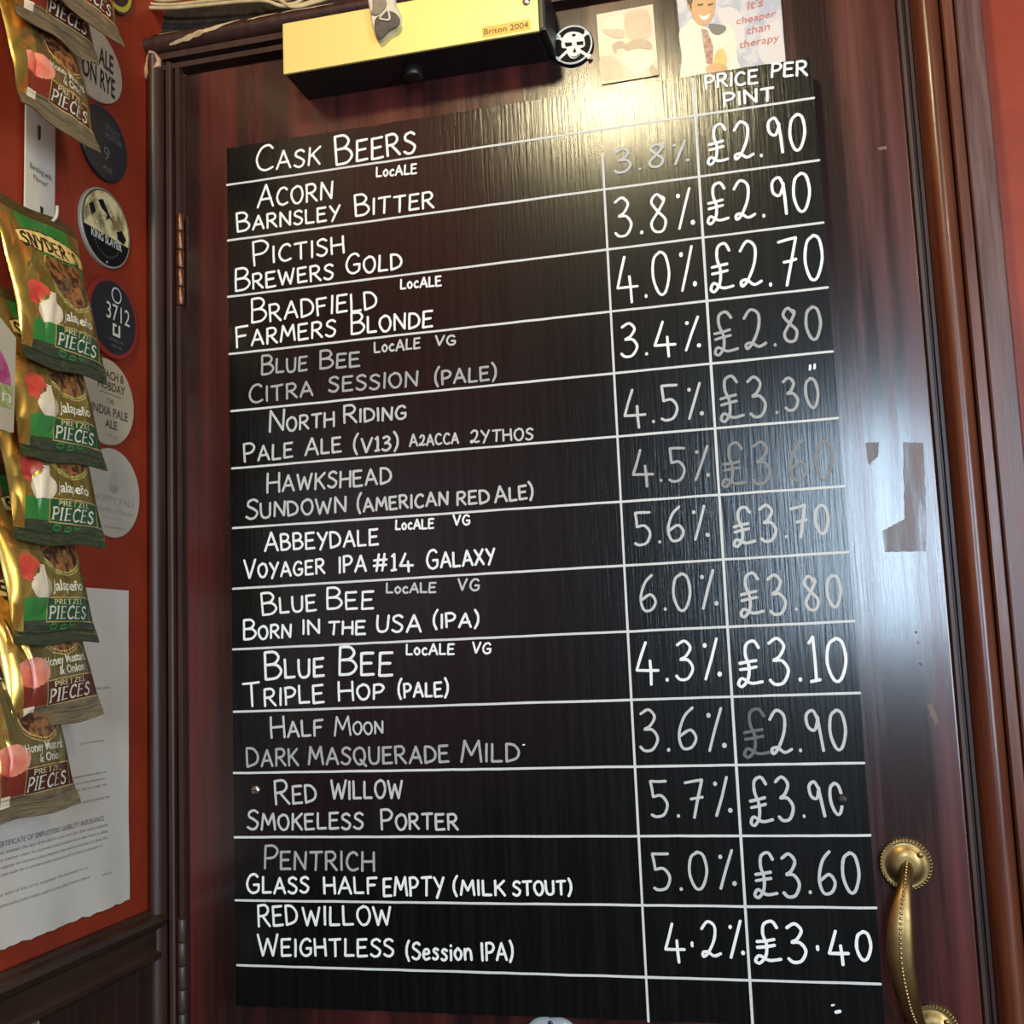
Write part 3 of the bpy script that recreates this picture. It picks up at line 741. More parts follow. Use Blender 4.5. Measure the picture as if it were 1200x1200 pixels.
# ------------------------------------------------------------------ skull badge, photo print, postcard
M_white = mat('white_enamel', (.80, .78, .72), rough=.4)
M_print = mat('print_black', (.010, .009, .008), rough=.6, spec=.15)
def flatpoly(mb, pts, Y, mi):
    mb.add([at(px, py, Y) for px, py in pts], [tuple(range(len(pts)))], mi)
bc = at(671.5, 55, DY)
bd = thing('skull_badge', bc, 'round black badge with a white skull and crossbones stuck beside the gold closer', 'badge')
mb = MB(); mb.lathe([(.0212, 0), (.0216, .002), (.0208, .0036), (.0196, .0042), (.004, .0046)], bc, (0, -1, 0), 0, 56); mb.build('disc', M_print, bd, origin=bc)
FY = DY - .0052
mb = MB(); mb.lathe([(.0203, .0046), (.0203, .0052)], bc, (0, -1, 0), 0, 56)
ring = MB()
n = 56
v = []
for i in range(n):
    an = 2 * math.pi * i / n
    for rr, yy in ((.0206, .0036), (.0202, .0052), (.0193, .0052), (.0189, .0042)):
        v.append(bc + Vector((rr * math.cos(an), -yy, rr * math.sin(an))))
f = []
for i in range(n):
    for k in range(3):
        f.append((i * 4 + k, i * 4 + k + 1, ((i + 1) % n) * 4 + k + 1, ((i + 1) % n) * 4 + k))
ring.add(v, f, 0, True)
ring.build('rim', M_white, bd, origin=bc)
mb = MB()
def bone(a, b, w, knob):
    A = at(*a, FY); B = at(*b, FY); t = (B - A).normalized(); nn = Vector((-t.z, 0, t.x))
    mb.add([A + nn * w, A - nn * w, B - nn * w, B + nn * w], [(0, 1, 2, 3)], 0)
    for e, s in ((A, -1), (B, 1)):
        for q in (1, -1):
            c = e + t * (s * .0006) + nn * (q * knob * .75)
            mb.add([c + Vector((knob * math.cos(i * .628), -.0002 * (q + 2) - .0001 * s, knob * math.sin(i * .628))) for i in range(10)], [tuple(range(10))], 0)
bone((655, 69), (687, 39), .0015, .0016)
bone((655, 44), (690, 66), .0015, .0016)
flatpoly(mb, spl([(659, 45), (664, 39), (673, 37), (682, 40), (685, 47), (685, 54), (680, 57), (680, 63), (675, 68), (669, 68), (665, 63), (664, 57), (659, 56), (658, 51)]), FY - .0010, 0)
flatpoly(mb, [(661.5, 50), (670, 49.5), (670.5, 53.5), (663, 55)], FY - .0014, 1)
flatpoly(mb, [(675.5, 49), (683.5, 48), (683.5, 52.5), (676, 53)], FY - .0014, 1)
flatpoly(mb, [(671, 61.5), (673.5, 55.5), (675.5, 61)], FY - .0014, 1)
flatpoly(mb, spl([(666, 64), (670, 66), (675, 66), (679, 62), (677, 66), (672, 67.5)]), FY - .0014, 1)
flatpoly(mb, spl([(670, 41), (673, 39.5), (675, 41), (672, 43)]), FY - .0014, 1)
mb.build('skull_emblem', [M_white, M_print], bd, origin=bc)

M_ph = mat('photo_paper_cream', (.78, .66, .46), (.72, .58, .40), rough=.35, scale=(30, 30, 30))
M_ph2 = mat('photo_flesh', (.60, .42, .27), (.68, .50, .33), rough=.35, scale=(60, 60, 60))
M_ph3 = mat('photo_shade_tone', (.44, .30, .19), (.52, .37, .24), rough=.35, scale=(90, 90, 90))
M_ph4 = mat('photo_pale', (.84, .74, .52), (.80, .69, .47), rough=.35, scale=(60, 60, 60))
mb = MB()
PY = DY - .0012
pq = [(699, 17), (765, 5), (772, 88), (705, 99)]
# slightly curled print: grid
v = []; f = []; n = 10
for j in range(n + 1):
    for i in range(n + 1):
        u, w = i / n, j / n
        px = (pq[0][0] * (1 - u) + pq[1][0] * u) * (1 - w) + (pq[3][0] * (1 - u) + pq[2][0] * u) * w
        py = (pq[0][1] * (1 - u) + pq[1][1] * u) * (1 - w) + (pq[3][1] * (1 - u) + pq[2][1] * u) * w
        v.append(at(px, py, PY - .0005 * max(0, w - .8) * 5))
for j in range(n):
    for i in range(n):
        q = j * (n + 1) + i
        f.append((q, q + 1, q + n + 2, q + n + 1))
mb.add(v, f, 0)
flatpoly(mb, spl([(705, 34), (712, 22), (728, 17), (731, 30), (730, 44), (718, 42), (709, 39)]), PY - .0003, 3)
flatpoly(mb, spl([(705, 35), (714, 34), (730, 35), (730, 44), (717, 43)]), PY - .0005, 1)
flatpoly(mb, spl([(734, 16), (758, 12), (764, 40), (752, 47), (740, 46), (733, 36)]), PY - .0003, 1)
flatpoly(mb, spl([(732, 53), (744, 46), (756, 46), (764, 52), (762, 58), (748, 56), (735, 60)]), PY - .0005, 2)
flatpoly(mb, spl([(718, 52), (728, 48), (734, 55), (724, 57), (722, 62), (719, 60)]), PY - .0005, 2)
flatpoly(mb, spl([(703, 68), (722, 68), (730, 84), (728, 92), (708, 95)]), PY - .0004, 1)
flatpoly(mb, spl([(728, 64), (745, 58), (762, 62), (764, 76), (748, 86), (734, 80)]), PY - .0004, 3)
flatpoly(mb, spl([(763, 76), (771, 82), (771, 87), (764, 87)]), PY - .0014, 2)
o = mb.build('photo_print', [M_ph, M_ph2, M_ph3, M_ph4], origin=at(735, 52, DY))
tag(o, 'faded pale cream and pink photo print stuck between the skull badge and the postcard', 'photo')

M_pc = mat('postcard_blue_grey', (.44, .45, .50), (.62, .58, .57), rough=.35, scale=(45, 45, 45), lo=.45, hi=.55)
M_suit = mat('printed_cream_suit', (.82, .74, .58), (.76, .68, .52), rough=.35, scale=(40, 40, 40))
M_face = mat('printed_face', (.68, .38, .17), (.62, .33, .14), rough=.35, scale=(50, 50, 50))
M_hair = mat('printed_hair', (.10, .07, .045), rough=.35)
M_tie = mat('printed_tie', (.33, .11, .075), (.55, .36, .28), rough=.35, scale=(200, 200, 200))
M_redt = mat('printed_red_text', (.60, .16, .13), rough=.4)
M_cup = mat('printed_glass', (.75, .52, .17), (.68, .44, .12), rough=.35, scale=(120, 120, 120))
pc0 = at(858, 50, DY)
pc = thing('postcard', pc0, 'retro postcard of a smiling man in a cream suit, tucked behind the blackboard', 'postcard')
CYp = DY - .0012
mb = MB()
q = [at(789, -38, CYp), at(911, -52, CYp), at(921, 76, CYp), at(803, 100, CYp)]
mb.add(q + [p + Vector((0, .0008, 0)) for p in q], [(0, 1, 2, 3), (7, 6, 5, 4), (0, 4, 5, 1), (1, 5, 6, 2), (2, 6, 7, 3), (3, 7, 4, 0)], 0)
pcard = mb.build('card', M_pc, pc, origin=pc0)
mb = MB()
M_pale = mat('printed_pale_ground', (.68, .62, .58), rough=.35)
flatpoly(mb, spl([(840, 14), (856, 8), (868, 18), (873, 42), (868, 56), (856, 54), (848, 30)]), CYp - .0002, 6)
flatpoly(mb, spl([(888, 60), (896, 36), (912, 24), (918, 50), (919, 74), (900, 78)]), CYp - .0002, 6)
flatpoly(mb, spl([(797, 0), (808, -20), (800, -34), (794, -20)]), CYp - .0002, 6)
flatpoly(mb, spl([(796, 38), (804, 29), (810, 22), (818, 27), (832, 34), (846, 30), (857, 30), (862, 48), (864, 70), (866, 90), (803, 101), (799, 66)]), CYp - .0004, 0)
flatpoly(mb, spl([(831, 28), (849, 30), (850, 36), (842, 41), (834, 38)]), CYp - .0007, 7)
flatpoly(mb, spl([(808, -6), (818, -18), (832, -18), (838, -4), (838, 10), (834, 22), (826, 30), (817, 27), (811, 16)]), CYp - .0008, 1)
flatpoly(mb, spl([(806, 4), (810, 6), (810, 13), (807, 10)]), CYp - .0008, 1)
flatpoly(mb, spl([(806, 4), (805, -14), (814, -25), (832, -25), (840, -10), (834, -8), (822, -10), (813, -4), (811, 4)]), CYp - .0011, 2)
flatpoly(mb, [(817, 5), (824, 4), (824, 6), (818, 7)], CYp - .0011, 2)
flatpoly(mb, [(829, 5), (836, 3), (836, 5), (830, 7)], CYp - .0011, 2)
flatpoly(mb, spl([(819, 17), (825, 19), (832, 16), (829, 22), (823, 23)]), CYp - .0011, 5)
flatpoly(mb, [(822, 33), (829, 35), (836, 55), (835, 76), (828, 74), (824, 50)], CYp - .0008, 3)
flatpoly(mb, spl([(840, 60), (848, 58), (852, 72), (846, 84), (834, 82), (836, 74)]), CYp - .0009, 4)
flatpoly(mb, spl([(828, 78), (842, 74), (852, 78), (850, 86), (832, 88)]), CYp - .0012, 1)
mb.build('printed_figure', [M_suit, M_face, M_hair, M_tie, M_cup, M_white, M_pale, mat('printed_dark_lining', (.17, .16, .15), rough=.35)], pcard, origin=pc0)
mb = MB()
def red_line(s, a, b, h):
    A = at(*a, CYp); B = at(*b, CYp); u = B - A
    put_text(mb, s, lambda x, y: A + u * x + Vector((.12 * y * h, -.0006, y * h)), 0)
red_line("It's", (876, 12), (894, 7), .0095)
red_line('cheaper', (863, 29), (909, 19), .0070)
red_line('than', (875, 41), (902, 35), .0085)
red_line('therapy', (866, 57), (913, 48), .0078)
mb.build('printed_words', M_redt, pcard, origin=pc0)

# ceramic plaque at the foot of the board
M_cer = mat('white_glazed_ceramic', (.55, .53, .50), rough=.2)
M_blue = mat('blue_glaze', (.03, .035, .12), rough=.2)
pcx = at(648, 1236, DY)
pl = thing('ceramic_plaque', pcx, 'white scalloped ceramic door plaque with blue dots below the bottom edge of the blackboard', 'plaque')
mb = MB(); mb.lathe([(.032, 0), (.034, .002), (.033, .004), (.028, .0050), (.004, .0052)], pcx, (0, -1, 0), 0, 96, True, wob=lambda an, i: 1 + .06 * abs(math.sin(an * 4)))
mb.build('plate', M_cer, pl, origin=pcx)
mb = MB()
for k in range(8):
    an = R_(90 + 45 * k)
    c = pcx + Vector((.0290 * math.cos(an), -.0050, .0290 * math.sin(an)))
    mb.lathe([(.0026, 0), (.0022, .0006), (.0006, .0009)], c, (0, -1, 0), 0, 14)
mb.build('glaze_dot', M_blue, pl, origin=pcx)

# cream cable bundle on the ledge over the door frame
cb = at(230, 12, .03)
cbo = thing('cable_bundle', cb, 'loose bundle of cream cables running along the ledge above the door frame', 'cables')
strands = [[(150, 3, .040), (168, 8.5, .030), (200, 9.5, .026), (240, 6, .022), (280, 2, .020), (310, 1, .020), (330, 7, .022), (352, 6, .026), (380, -4, .03)],
           [(150, -2, .042), (175, 4.5, .032), (205, 5.5, .027), (250, 0.5, .023), (300, -4, .021), (335, -1, .022), (370, -12, .03)],
           [(160, -8, .045), (190, 1, .034), (230, -4, .026), (300, -12, .022), (380, -24, .03)],
           [(310, -14, .022), (325, -2, .022), (336, 5, .023), (350, 2, .026), (362, -10, .03)],
           [(300, -20, .022), (322, -6, .020), (342, 8, .022), (372, 2, .026), (400, -8, .03)]]
for st in strands:
    mb = MB(); mb.tube(cr([at(*p) for p in st], 8), .0021, 0, 10); mb.build('cable', M_cream, cbo, origin=cb)

# ------------------------------------------------------------------ pump clips on the left wall
def wall_disc(name, px, py, rad, ry, label, faces, rim=None, th=.004, spin=0):
    c = atX(px, py, WX)
    root = thing(name, c, label, 'pump clip')
    mb = MB()
    X = WX + th
    n = 56
    def ringp(s, x): return [Vector((x, c.y + rad * s * math.cos(2 * math.pi * i / n), c.z + ry * s * math.sin(2 * math.pi * i / n))) for i in range(n)]
    A, B, Cc = ringp(1, WX + .0004), ringp(1, X - .0008), ringp(.985, X)
    mb.add(A + B + Cc, [(i, (i + 1) % n, n + (i + 1) % n, n + i) for i in range(n)] + [(n + i, n + (i + 1) % n, 2 * n + (i + 1) % n, 2 * n + i) for i in range(n)] + [tuple(range(2 * n, 3 * n))], 0, False)
    mb.build('disc', rim or faces[0], root, origin=c)
    def P(u, v, lay=1):          # u along the wall towards the door, v up, in units of the half axes
        return Vector((X + .00025 * lay, c.y + rad * u, c.z + ry * v))
    return root, c, P
def disc_fill(mb, P, r, lay, mi, n=48, top=None):
    mb.add([P(r * math.cos(2 * math.pi * i / n), r * math.sin(2 * math.pi * i / n), lay) for i in range(n)], [tuple(range(n))], mi)
def poly_fill(mb, P, pts, lay, mi): mb.add([P(u, v, lay) for u, v in pts], [tuple(range(len(pts)))], mi)
def ptext(mb, P, s, u0, u1, v, h, lay, mi, rise=0.0):
    put_text(mb, s, lambda a, b: P(u0 + (u1 - u0) * a, v + rise * a + h * b, lay), mi)
M_navy = mat('clip_navy', (.016, .018, .024), rough=.35)
M_greyink = mat('clip_grey_ink', (.14, .14, .14), rough=.4)
M_cardw = mat('clip_cream', (.46, .38, .27), (.42, .34, .24), rough=.5, scale=(30, 30, 30))
M_cardp = mat('clip_paper_white', (.50, .43, .34), (.46, .39, .31), rough=.5, scale=(30, 30, 30))
M_ink = mat('clip_black_ink', (.02, .018, .016), rough=.4)
M_inkg = mat('clip_faint_ink', (.33, .29, .24), rough=.5)
M_clipred = mat('clip_red', (.25, .022, .018), rough=.35)
M_kgold = mat('clip_golden_picture', (.72, .60, .30), (.22, .15, .06), rough=.35, scale=(60, 55, 48), lo=.46, hi=.62)
M_rimw = mat('clip_silver_rim', (.34, .30, .24), rough=.35)
M_yel = mat('clip_lime', (.42, .40, .03), rough=.4)
M_wtx = mat('clip_white_print', (.62, .58, .5), rough=.4)

# cream rounded card: ... ALE ON RYE
rt, c, P = wall_disc('pump_clip', 104, 70, .054, .0405, 'cream oval pump clip with bold black ON RYE lettering, highest on the red wall', [M_cardw], rim=M_cardw)
mb = MB()
ptext(mb, P, 'ALE', .20, .68, .04, .50, 1, 0)
ptext(mb, P, 'ON RYE', -.32, .74, -.58, .52, 1, 0)
mb.build('print', M_ink, rt, origin=c)
# navy clip
rt, c, P = wall_disc('pump_clip', 119, 169, .0405, .0385, 'dark navy oval pump clip half hidden behind the lowest of the upper snack packets', [M_navy], rim=M_navy)
mb = MB()
ptext(mb, P, 'STOUT', .02, .68, .42, .16, 1, 0); ptext(mb, P, 'PORTER', .0, .74, .20, .16, 1, 0)
ptext(mb, P, '9', -.06, .18, -.44, .40, 1, 0); ptext(mb, P, 'ALE', -.1, .30, -.72, .14, 1, 0)
mb.build('print', M_greyink, rt, origin=c)
# king slayer
rt, c, P = wall_disc('pump_clip', 120.5, 268, .0430, .0405, 'black and gold oval pump clip reading KING SLAYER with a silver rim', [M_print], rim=M_rimw)
mb = MB()
disc_fill(mb, P, .95, 1, 0)
poly_fill(mb, P, [(-.92 * math.cos(t), .92 * math.sin(t)) for t in [R_(-12 + 204 * i / 30) for i in range(31)]], 2, 1)
poly_fill(mb, P, [(-.16, .70), (-.02, .52), (.08, .40), (.30, .22), (.10, .30), (-.05, .18), (.02, .36), (-.22, .44), (-.36, .60)], 3, 0)
poly_fill(mb, P, [(.40, .05), (.62, .16), (.80, -.02), (.70, -.18), (.45, -.14)], 3, 0)
poly_fill(mb, P, [(-.72, .36), (-.56, .48), (-.44, .28), (-.60, .12)], 3, 0)
ptext(mb, P, 'KING SLAYER', -.62, .62, -.40, .20, 3, 2)
for i in range(15):
    t = R_(-140 + 100 * i / 14)
    poly_fill(mb, P, [(.62 * math.cos(t) - .02, .74 * math.sin(t) - .02), (.62 * math.cos(t) + .02, .74 * math.sin(t) - .02), (.62 * math.cos(t), .74 * math.sin(t) + .04)], 3, 3)
disc2 = [(0 + .03 * math.cos(i), -.88 + .03 * math.sin(i)) for i in range(6)]
poly_fill(mb, P, disc2, 3, 2)
mb.build('print', [M_print, M_kgold, M_wtx, M_greyink], rt, origin=c)
# 3712
rt, c, P = wall_disc('pump_clip', 129, 373, .0450, .0425, 'round black pump clip with a dark red rim and grey number 3712', [M_clipred], rim=M_clipred)
mb = MB()
disc_fill(mb, P, .88, 1, 0)
ptext(mb, P, '3712', -.30, .62, -.06, .42, 3, 1)
for r0, mi in ((.20, 1), (.16, 0)):
    mb.add([P(.10 + r0 * math.cos(2 * math.pi * i / 20), .58 + r0 * math.sin(2 * math.pi * i / 20), 2 + .5 * (mi == 0)) for i in range(20)], [tuple(range(20))], mi)
poly_fill(mb, P, [(-.06, -.14), (-.06, -.44), (.24, -.44), (.24, -.14), (.17, -.14), (.17, -.37), (.01, -.37), (.01, -.20), (.09, -.20), (.09, -.14)], 3, 1)
ptext(mb, P, 'strong pale', -.2, .36, -.58, .10, 3, 2); ptext(mb, P, 'cask ale', -.1, .30, -.72, .10, 3, 2)
mb.build('print', [M_navy, M_wtx, M_greyink], rt, origin=c)
# india pale ale
rt, c, P = wall_disc('pump_clip', 122, 471, .0475, .0440, 'cream oval pump clip printed THE INDIA PALE ALE beside the second jalapeño packet', [M_cardw], rim=M_cardw)
mb = MB()
ptext(mb, P, 'BEACH &', -.30, .60, .54, .20, 1, 0); ptext(mb, P, 'HOBDAY', -.36, .64, .28, .20, 1, 0)
poly_fill(mb, P, [(-.3, .18), (.5, .18), (.5, .195), (-.3, .195)], 1, 0)
ptext(mb, P, 'THE', -.02, .22, -.04, .13, 1, 0); ptext(mb, P, 'INDIA PALE', -.58, .74, -.32, .21, 1, 0); ptext(mb, P, 'ALE', -.1, .34, -.60, .20, 1, 0)
ptext(mb, P, '5.0% vol', -.1, .36, -.82, .10, 1, 1)
mb.build('print', [M_brownink if False else mat('clip_sepia_ink', (.10, .075, .05), rough=.5), M_inkg], rt, origin=c)
# faint white clip
rt, c, P = wall_disc('pump_clip', 128.5, 578, .0480, .0450, 'pale oval pump clip with faint grey emblem and lettering, lowest on the wall', [M_cardp], rim=M_cardp)
mb = MB()
mb.add([P(.02 + .17 * math.cos(R_(180 + 180 * i / 12)), .18 + .2 * math.sin(R_(180 + 180 * i / 12)), 1) for i in range(13)], [tuple(range(13))], 0)
poly_fill(mb, P, [(-.16, .22), (.20, .22), (.14, .40), (.02, .54), (-.10, .40)], 1, 1)
ptext(mb, P, 'HOPPY PALE', -.70, .78, -.22, .16, 1, 0, -.03)
ptext(mb, P, 'Amarillo / Mosaic', -.72, .74, -.44, .13, 1, 0, -.03)
poly_fill(mb, P, [(-.4, -.56), (.4, -.58), (.4, -.57), (-.4, -.55)], 1, 0)
ptext(mb, P, 'cask conditioned', -.36, .36, -.80, .07, 1, 0)
mb.build('print', [M_inkg, mat('clip_ghost_ink', (.42, .37, .31), rough=.5)], rt, origin=c)
# lime ringed clip at the very top
rt, c, P = wall_disc('pump_clip', 131, -22, .034, .034, 'dark pump clip with a lime yellow ring at the top left edge of the picture', [M_navy], rim=M_navy)
mb = MB(); disc_fill(mb, P, .92, 1, 0); disc_fill(mb, P, .76, 2, 1); mb.build('print', [M_yel, M_navy], rt, origin=c)

# ------------------------------------------------------------------ certificate taped to the wall, and the card below the rail
M_pap = mat('certificate_paper', (.66, .58, .49), (.60, .52, .43), rough=.6, scale=(12, 12, 12))
M_tx = mat('certificate_ink', (.25, .235, .22), rough=.7)
co = Vector((WX + .002, -.121, Z0 - .616))
ce = thing('insurance_certificate', co, 'large white printed insurance certificate taped to the red wall below the pump clips', 'paper')
yL, yR = -.2275, -.0185
ztop, zbot = Z0 - .4632, Z0 - .7665
def paperX(y, z):
    w = (ztop - z) / (ztop - zbot)
    return WX + .0015 + .0045 * max(0, w - .55) ** 1.2 * (1 + math.sin(y * 70) * .7) + .0012 * noise.noise((y * 14, z * 12, 1)) * (1 if w > .1 else .3) + .001
v = []; f = []; n = 40
for j in range(n + 1):
    for i in range(n + 1):
        yy = yL + (yR - yL) * i / n; zz = ztop + (zbot - ztop) * j / n
        if j == n: zz += .0022 * noise.noise((i * .5, 2, 0))
        v.append((paperX(yy, zz), yy, zz))
for j in range(n):
    for i in range(n):
        q = j * (n + 1) + i
        f.append((q, q + 1, q + n + 2, q + n + 1))
mb = MB(); mb.add(v, f, 0, True); sheet = mb.build('sheet', M_pap, ce, origin=co)
mb = MB()
def prow(s, y0, y1, z, h):
    vs, fs = text_mesh(s)
    vs2 = []
    for a, b in vs:
        y = y0 + (y1 - y0) * a; zz = z + b * h
        vs2.append((paperX(y, zz) + .0004, y, zz))
    mb.add(vs2, fs, 0)
rnd = random.Random(3)
def words(nw):
    return ' '.join(rnd.choice(['the', 'policy', 'of', 'insurance', 'employer', 'provided', 'and', 'cover', 'in', 'business', 'under', 'this', 'relates', 'to', 'act', 'date']) for _ in range(nw))
zt_ = ztop
prow('CERTIFICATE OF EMPLOYERS LIABILITY INSURANCE', -.215, -.062, Z0 - .684, .0046)
for k, (dz, y1, nw) in enumerate(((-.690, -.055, 14), (-.696, -.056, 14), (-.702, -.058, 14), (-.708, -.066, 13), (-.724, -.088, 11), (-.733, -.086, 11))):
    prow(words(nw), -.215, y1, Z0 + dz, .0030)
for dz, y0, y1, nw in ((-.560, -.10, -.052, 4), (-.576, -.10, -.078, 2), (-.585, -.10, -.080, 2), (-.640, -.14, -.058, 7), (-.646, -.14, -.060, 7), (-.652, -.14, -.056, 7), (-.664, -.2, -.052, 12), (-.735, -.068, -.052, 1), (-.61, -.10, -.062, 3)):
    prow(words(nw), y0, y1, Z0 + dz, .0026)
mb.build('printed_text', M_tx, sheet, origin=co)

co = atX(20, 1196, WX + .0125)
cx = WX + .0125
mb = MB()
q = [atX(46, 1177, cx), atX(-30, 1214, cx), atX(-30, 1300, cx), atX(46, 1275, cx)]
mb.add(q + [p - Vector((.0006, 0, 0)) for p in q], [(0, 1, 2, 3), (7, 6, 5, 4), (0, 4, 5, 1), (1, 5, 6, 2), (2, 6, 7, 3), (3, 7, 4, 0)], 0)
c = atX(40, 1193, cx + .0004)
mb.add([c + Vector((0, .008 * math.cos(i * .35), .0075 * math.sin(i * .35))) for i in range(18)], [tuple(range(18))], 1)
o = mb.build('leaflet', [M_cardw, mat('leaflet_olive_logo', (.12, .10, .06), rough=.5)], origin=co)
tag(o, 'cream leaflet with a round olive logo on the dark panelling under the dado rail', 'leaflet')

# ------------------------------------------------------------------ snack packets on a hanging strip
M_foil = mat('gold_foil', (.78, .52, .14), (.62, .38, .08), rough=.24, metal=.85, scale=(40, 40, 25), bump=.12, bscale=(90, 90, 60), bdist=.001)
M_olive = mat('olive_film', (.36, .255, .06), (.26, .19, .05), rough=.27, metal=.7, scale=(50, 50, 40), bump=.1, bscale=(90, 90, 60), bdist=.001)
M_oliveg = mat('grey_olive_film', (.27, .20, .075), (.19, .145, .055), rough=.28, metal=.65, scale=(50, 50, 40), bump=.1, bscale=(90, 90, 60), bdist=.001)
M_green = mat('green_print', (.030, .160, .030), rough=.28)
M_dgreen = mat('deep_green_print', (.014, .062, .018), rough=.30)
M_dkgreen = mat('dark_green_seal', (.014, .026, .012), (.055, .055, .022), rough=.35, scale=(120, 120, 300))
M_maroon = mat('maroon_print', (.16, .022, .012), rough=.28)
M_dmaroon = mat('deep_maroon_print', (.075, .016, .009), rough=.30)
M_seal = mat('brown_gold_seal', (.16, .10, .03), (.10, .065, .02), rough=.34, metal=.5, scale=(80, 80, 300))
M_label = mat('yellow_label', (.68, .46, .15), rough=.32)
M_letter = mat('cream_print', (.58, .53, .40), rough=.35)
M_lettg = mat('gold_print', (.52, .45, .24), rough=.35)
M_blk = mat('black_print', (.02, .014, .008), rough=.4)
M_red2 = mat('red_pepper_print', (.42, .035, .025), (.50, .09, .05), rough=.28, scale=(60, 60, 60))
M_onion = mat('onion_print', (.58, .09, .05), (.68, .30, .20), rough=.28, scale=(60, 60, 50))
M_garlic = mat('garlic_print', (.66, .55, .40), (.58, .46, .32), rough=.30, scale=(60, 60, 60))
M_pret = mat('pretzel_picture', (.27, .105, .03), (.035, .016, .009), rough=.32, scale=(170, 170, 130), lo=.42, hi=.58, detail=2)
M_gline = mat('gold_outline', (.62, .42, .13), rough=.3, metal=.4)
M_dseal = mat('dull_crimp', (.15, .11, .06), (.26, .19, .11), rough=.36, metal=.3, scale=(60, 60, 400))
PMATS = [M_foil, M_olive, M_green, M_dgreen, M_dkgreen, M_seal, M_label, M_red2, M_garlic, M_pret, M_gline, M_letter, M_blk, M_lettg, M_label]
HMATS = [M_foil, M_oliveg, M_maroon, M_dmaroon, M_dseal, M_seal, M_label, M_onion, M_garlic, M_pret, M_gline, M_letter, M_blk, M_lettg, M_label]
PW, PH = .104, .160
def make_surface(seed):
    def Sf(u, v, off=0.0, side=-1):
        """front (side -1) or back (+1) of a pillow bag; u left to right, v from the top, top centre at the origin"""
        e = max(0.0, min(1.0, (v - .06) / .88)); e2 = max(0.0, min(1.0, (.945 - v) / .30)); e1 = max(0.0, min(1.0, (v - .06) / .55))
        fat = (math.sin(e1 * math.pi / 2) ** 1.1) * (math.sin(e2 * math.pi / 2) ** .8)
        if v <= .06 or v >= .945: fat = 0
        uu = 2 * u - 1
        edge = max(0.0, 1 - abs(uu) ** 3.2)
        th = .0150 if side < 0 else .0075
        d = th * fat * edge ** .75
        nx_ = noise.noise((u * 3.1, v * 4.3, seed)); n2 = noise.noise((u * 9, v * 5 + u * 6, seed + 3))
        cre = (1 - abs(noise.noise((u * 4.0 + v * 2.2, v * 3.0 - u * 2, seed + 7)))) ** 5
        d += fat * edge * (.0028 * nx_ + .0014 * n2 - .0045 * cre * (1.0 if uu < -.35 else .4))
        d = max(d, .0) + .0003
        x = uu * PW / 2 * (1 - .075 * fat) + .0022 * noise.noise((v * 5, seed, 2)) * (1 if abs(uu) > .8 else .4)
        z = -v * PH + .0015 * math.sin(u * 7 + seed) * (1 if v > .9 or v < .1 else 0)
        y = side * (d + off)
        if v < .075 or v > .93:
            y += .0007 * math.sin(v * PH / .0019 * 2 * math.pi) + .0045 * noise.noise((u * 3.2, seed, v * 2)) * (1 if v > .5 else .6) * min(1, abs(v - (.075 if v < .5 else .93)) / .05)
        return Vector((x, y, z))
    return Sf
def el(u, v, cu, cv, ru, rv): return ((u - cu) / ru) ** 2 + ((v - cv) / rv) ** 2
def art(u, v, hot):
    """which ink covers the film at (u, v)"""
    if v < .075: return 2 if (not hot and .22 < u < .84) else 5
    if v > .935: return 4
    if u < .10: return 0
    # name label
    if .15 < u < .99:
        top = .175 + .05 * ((u - .57) / .42) ** 2 ; bot = .325 - .035 * ((u - .57) / .42) ** 2
        if top < v < bot: return 6
        if top - .008 < v < bot + .008: return 12
    if v < .19 and .22 < u < .84: return 2
    # red pepper or onion, garlic
    cu, cv = (.175, .60) if hot else (.17, .715)
    if hot:
        if el(u, v, .175, .615, .105, .075) < 1 and not el(u, v, .31, .69, .13, .075) < 1: return 7
        if el(u, v, .285, .715, .125, .068) < 1 or (abs(u - .30 - (.66 - v) * .15) < .032 + (v - .60) * .25 and .60 < v < .70): 
            if v < .772: return 8
    else:
        if el(u, v, .22, .715, .17, .075) < 1: return 7
        if v > .88 and u < .20: return 8
    if .770 < v < .895:
        if u < .335 : return 2 if v < .885 else 4
        if u < .345 or u > .90 and u < .912 or v < .776 or v > .888: return 10
        return 3
    if v >= .895: return 4
    # window with the pretzel picture
    q = el(u, v, .61, .46, .30, .185)
    if v > .345 and .34 < u < .95:
        if q < .86: return 9
        if q < .95: return 10
        if q < 1.03 and v > .5: return 2 if hot else 3
        if q < 1.10 and v > .5: return 10
    if .36 < u and .33 < v < .50 and hot: return 2
    if u < .19 + .12 * (v - .3): return 0
    return 1
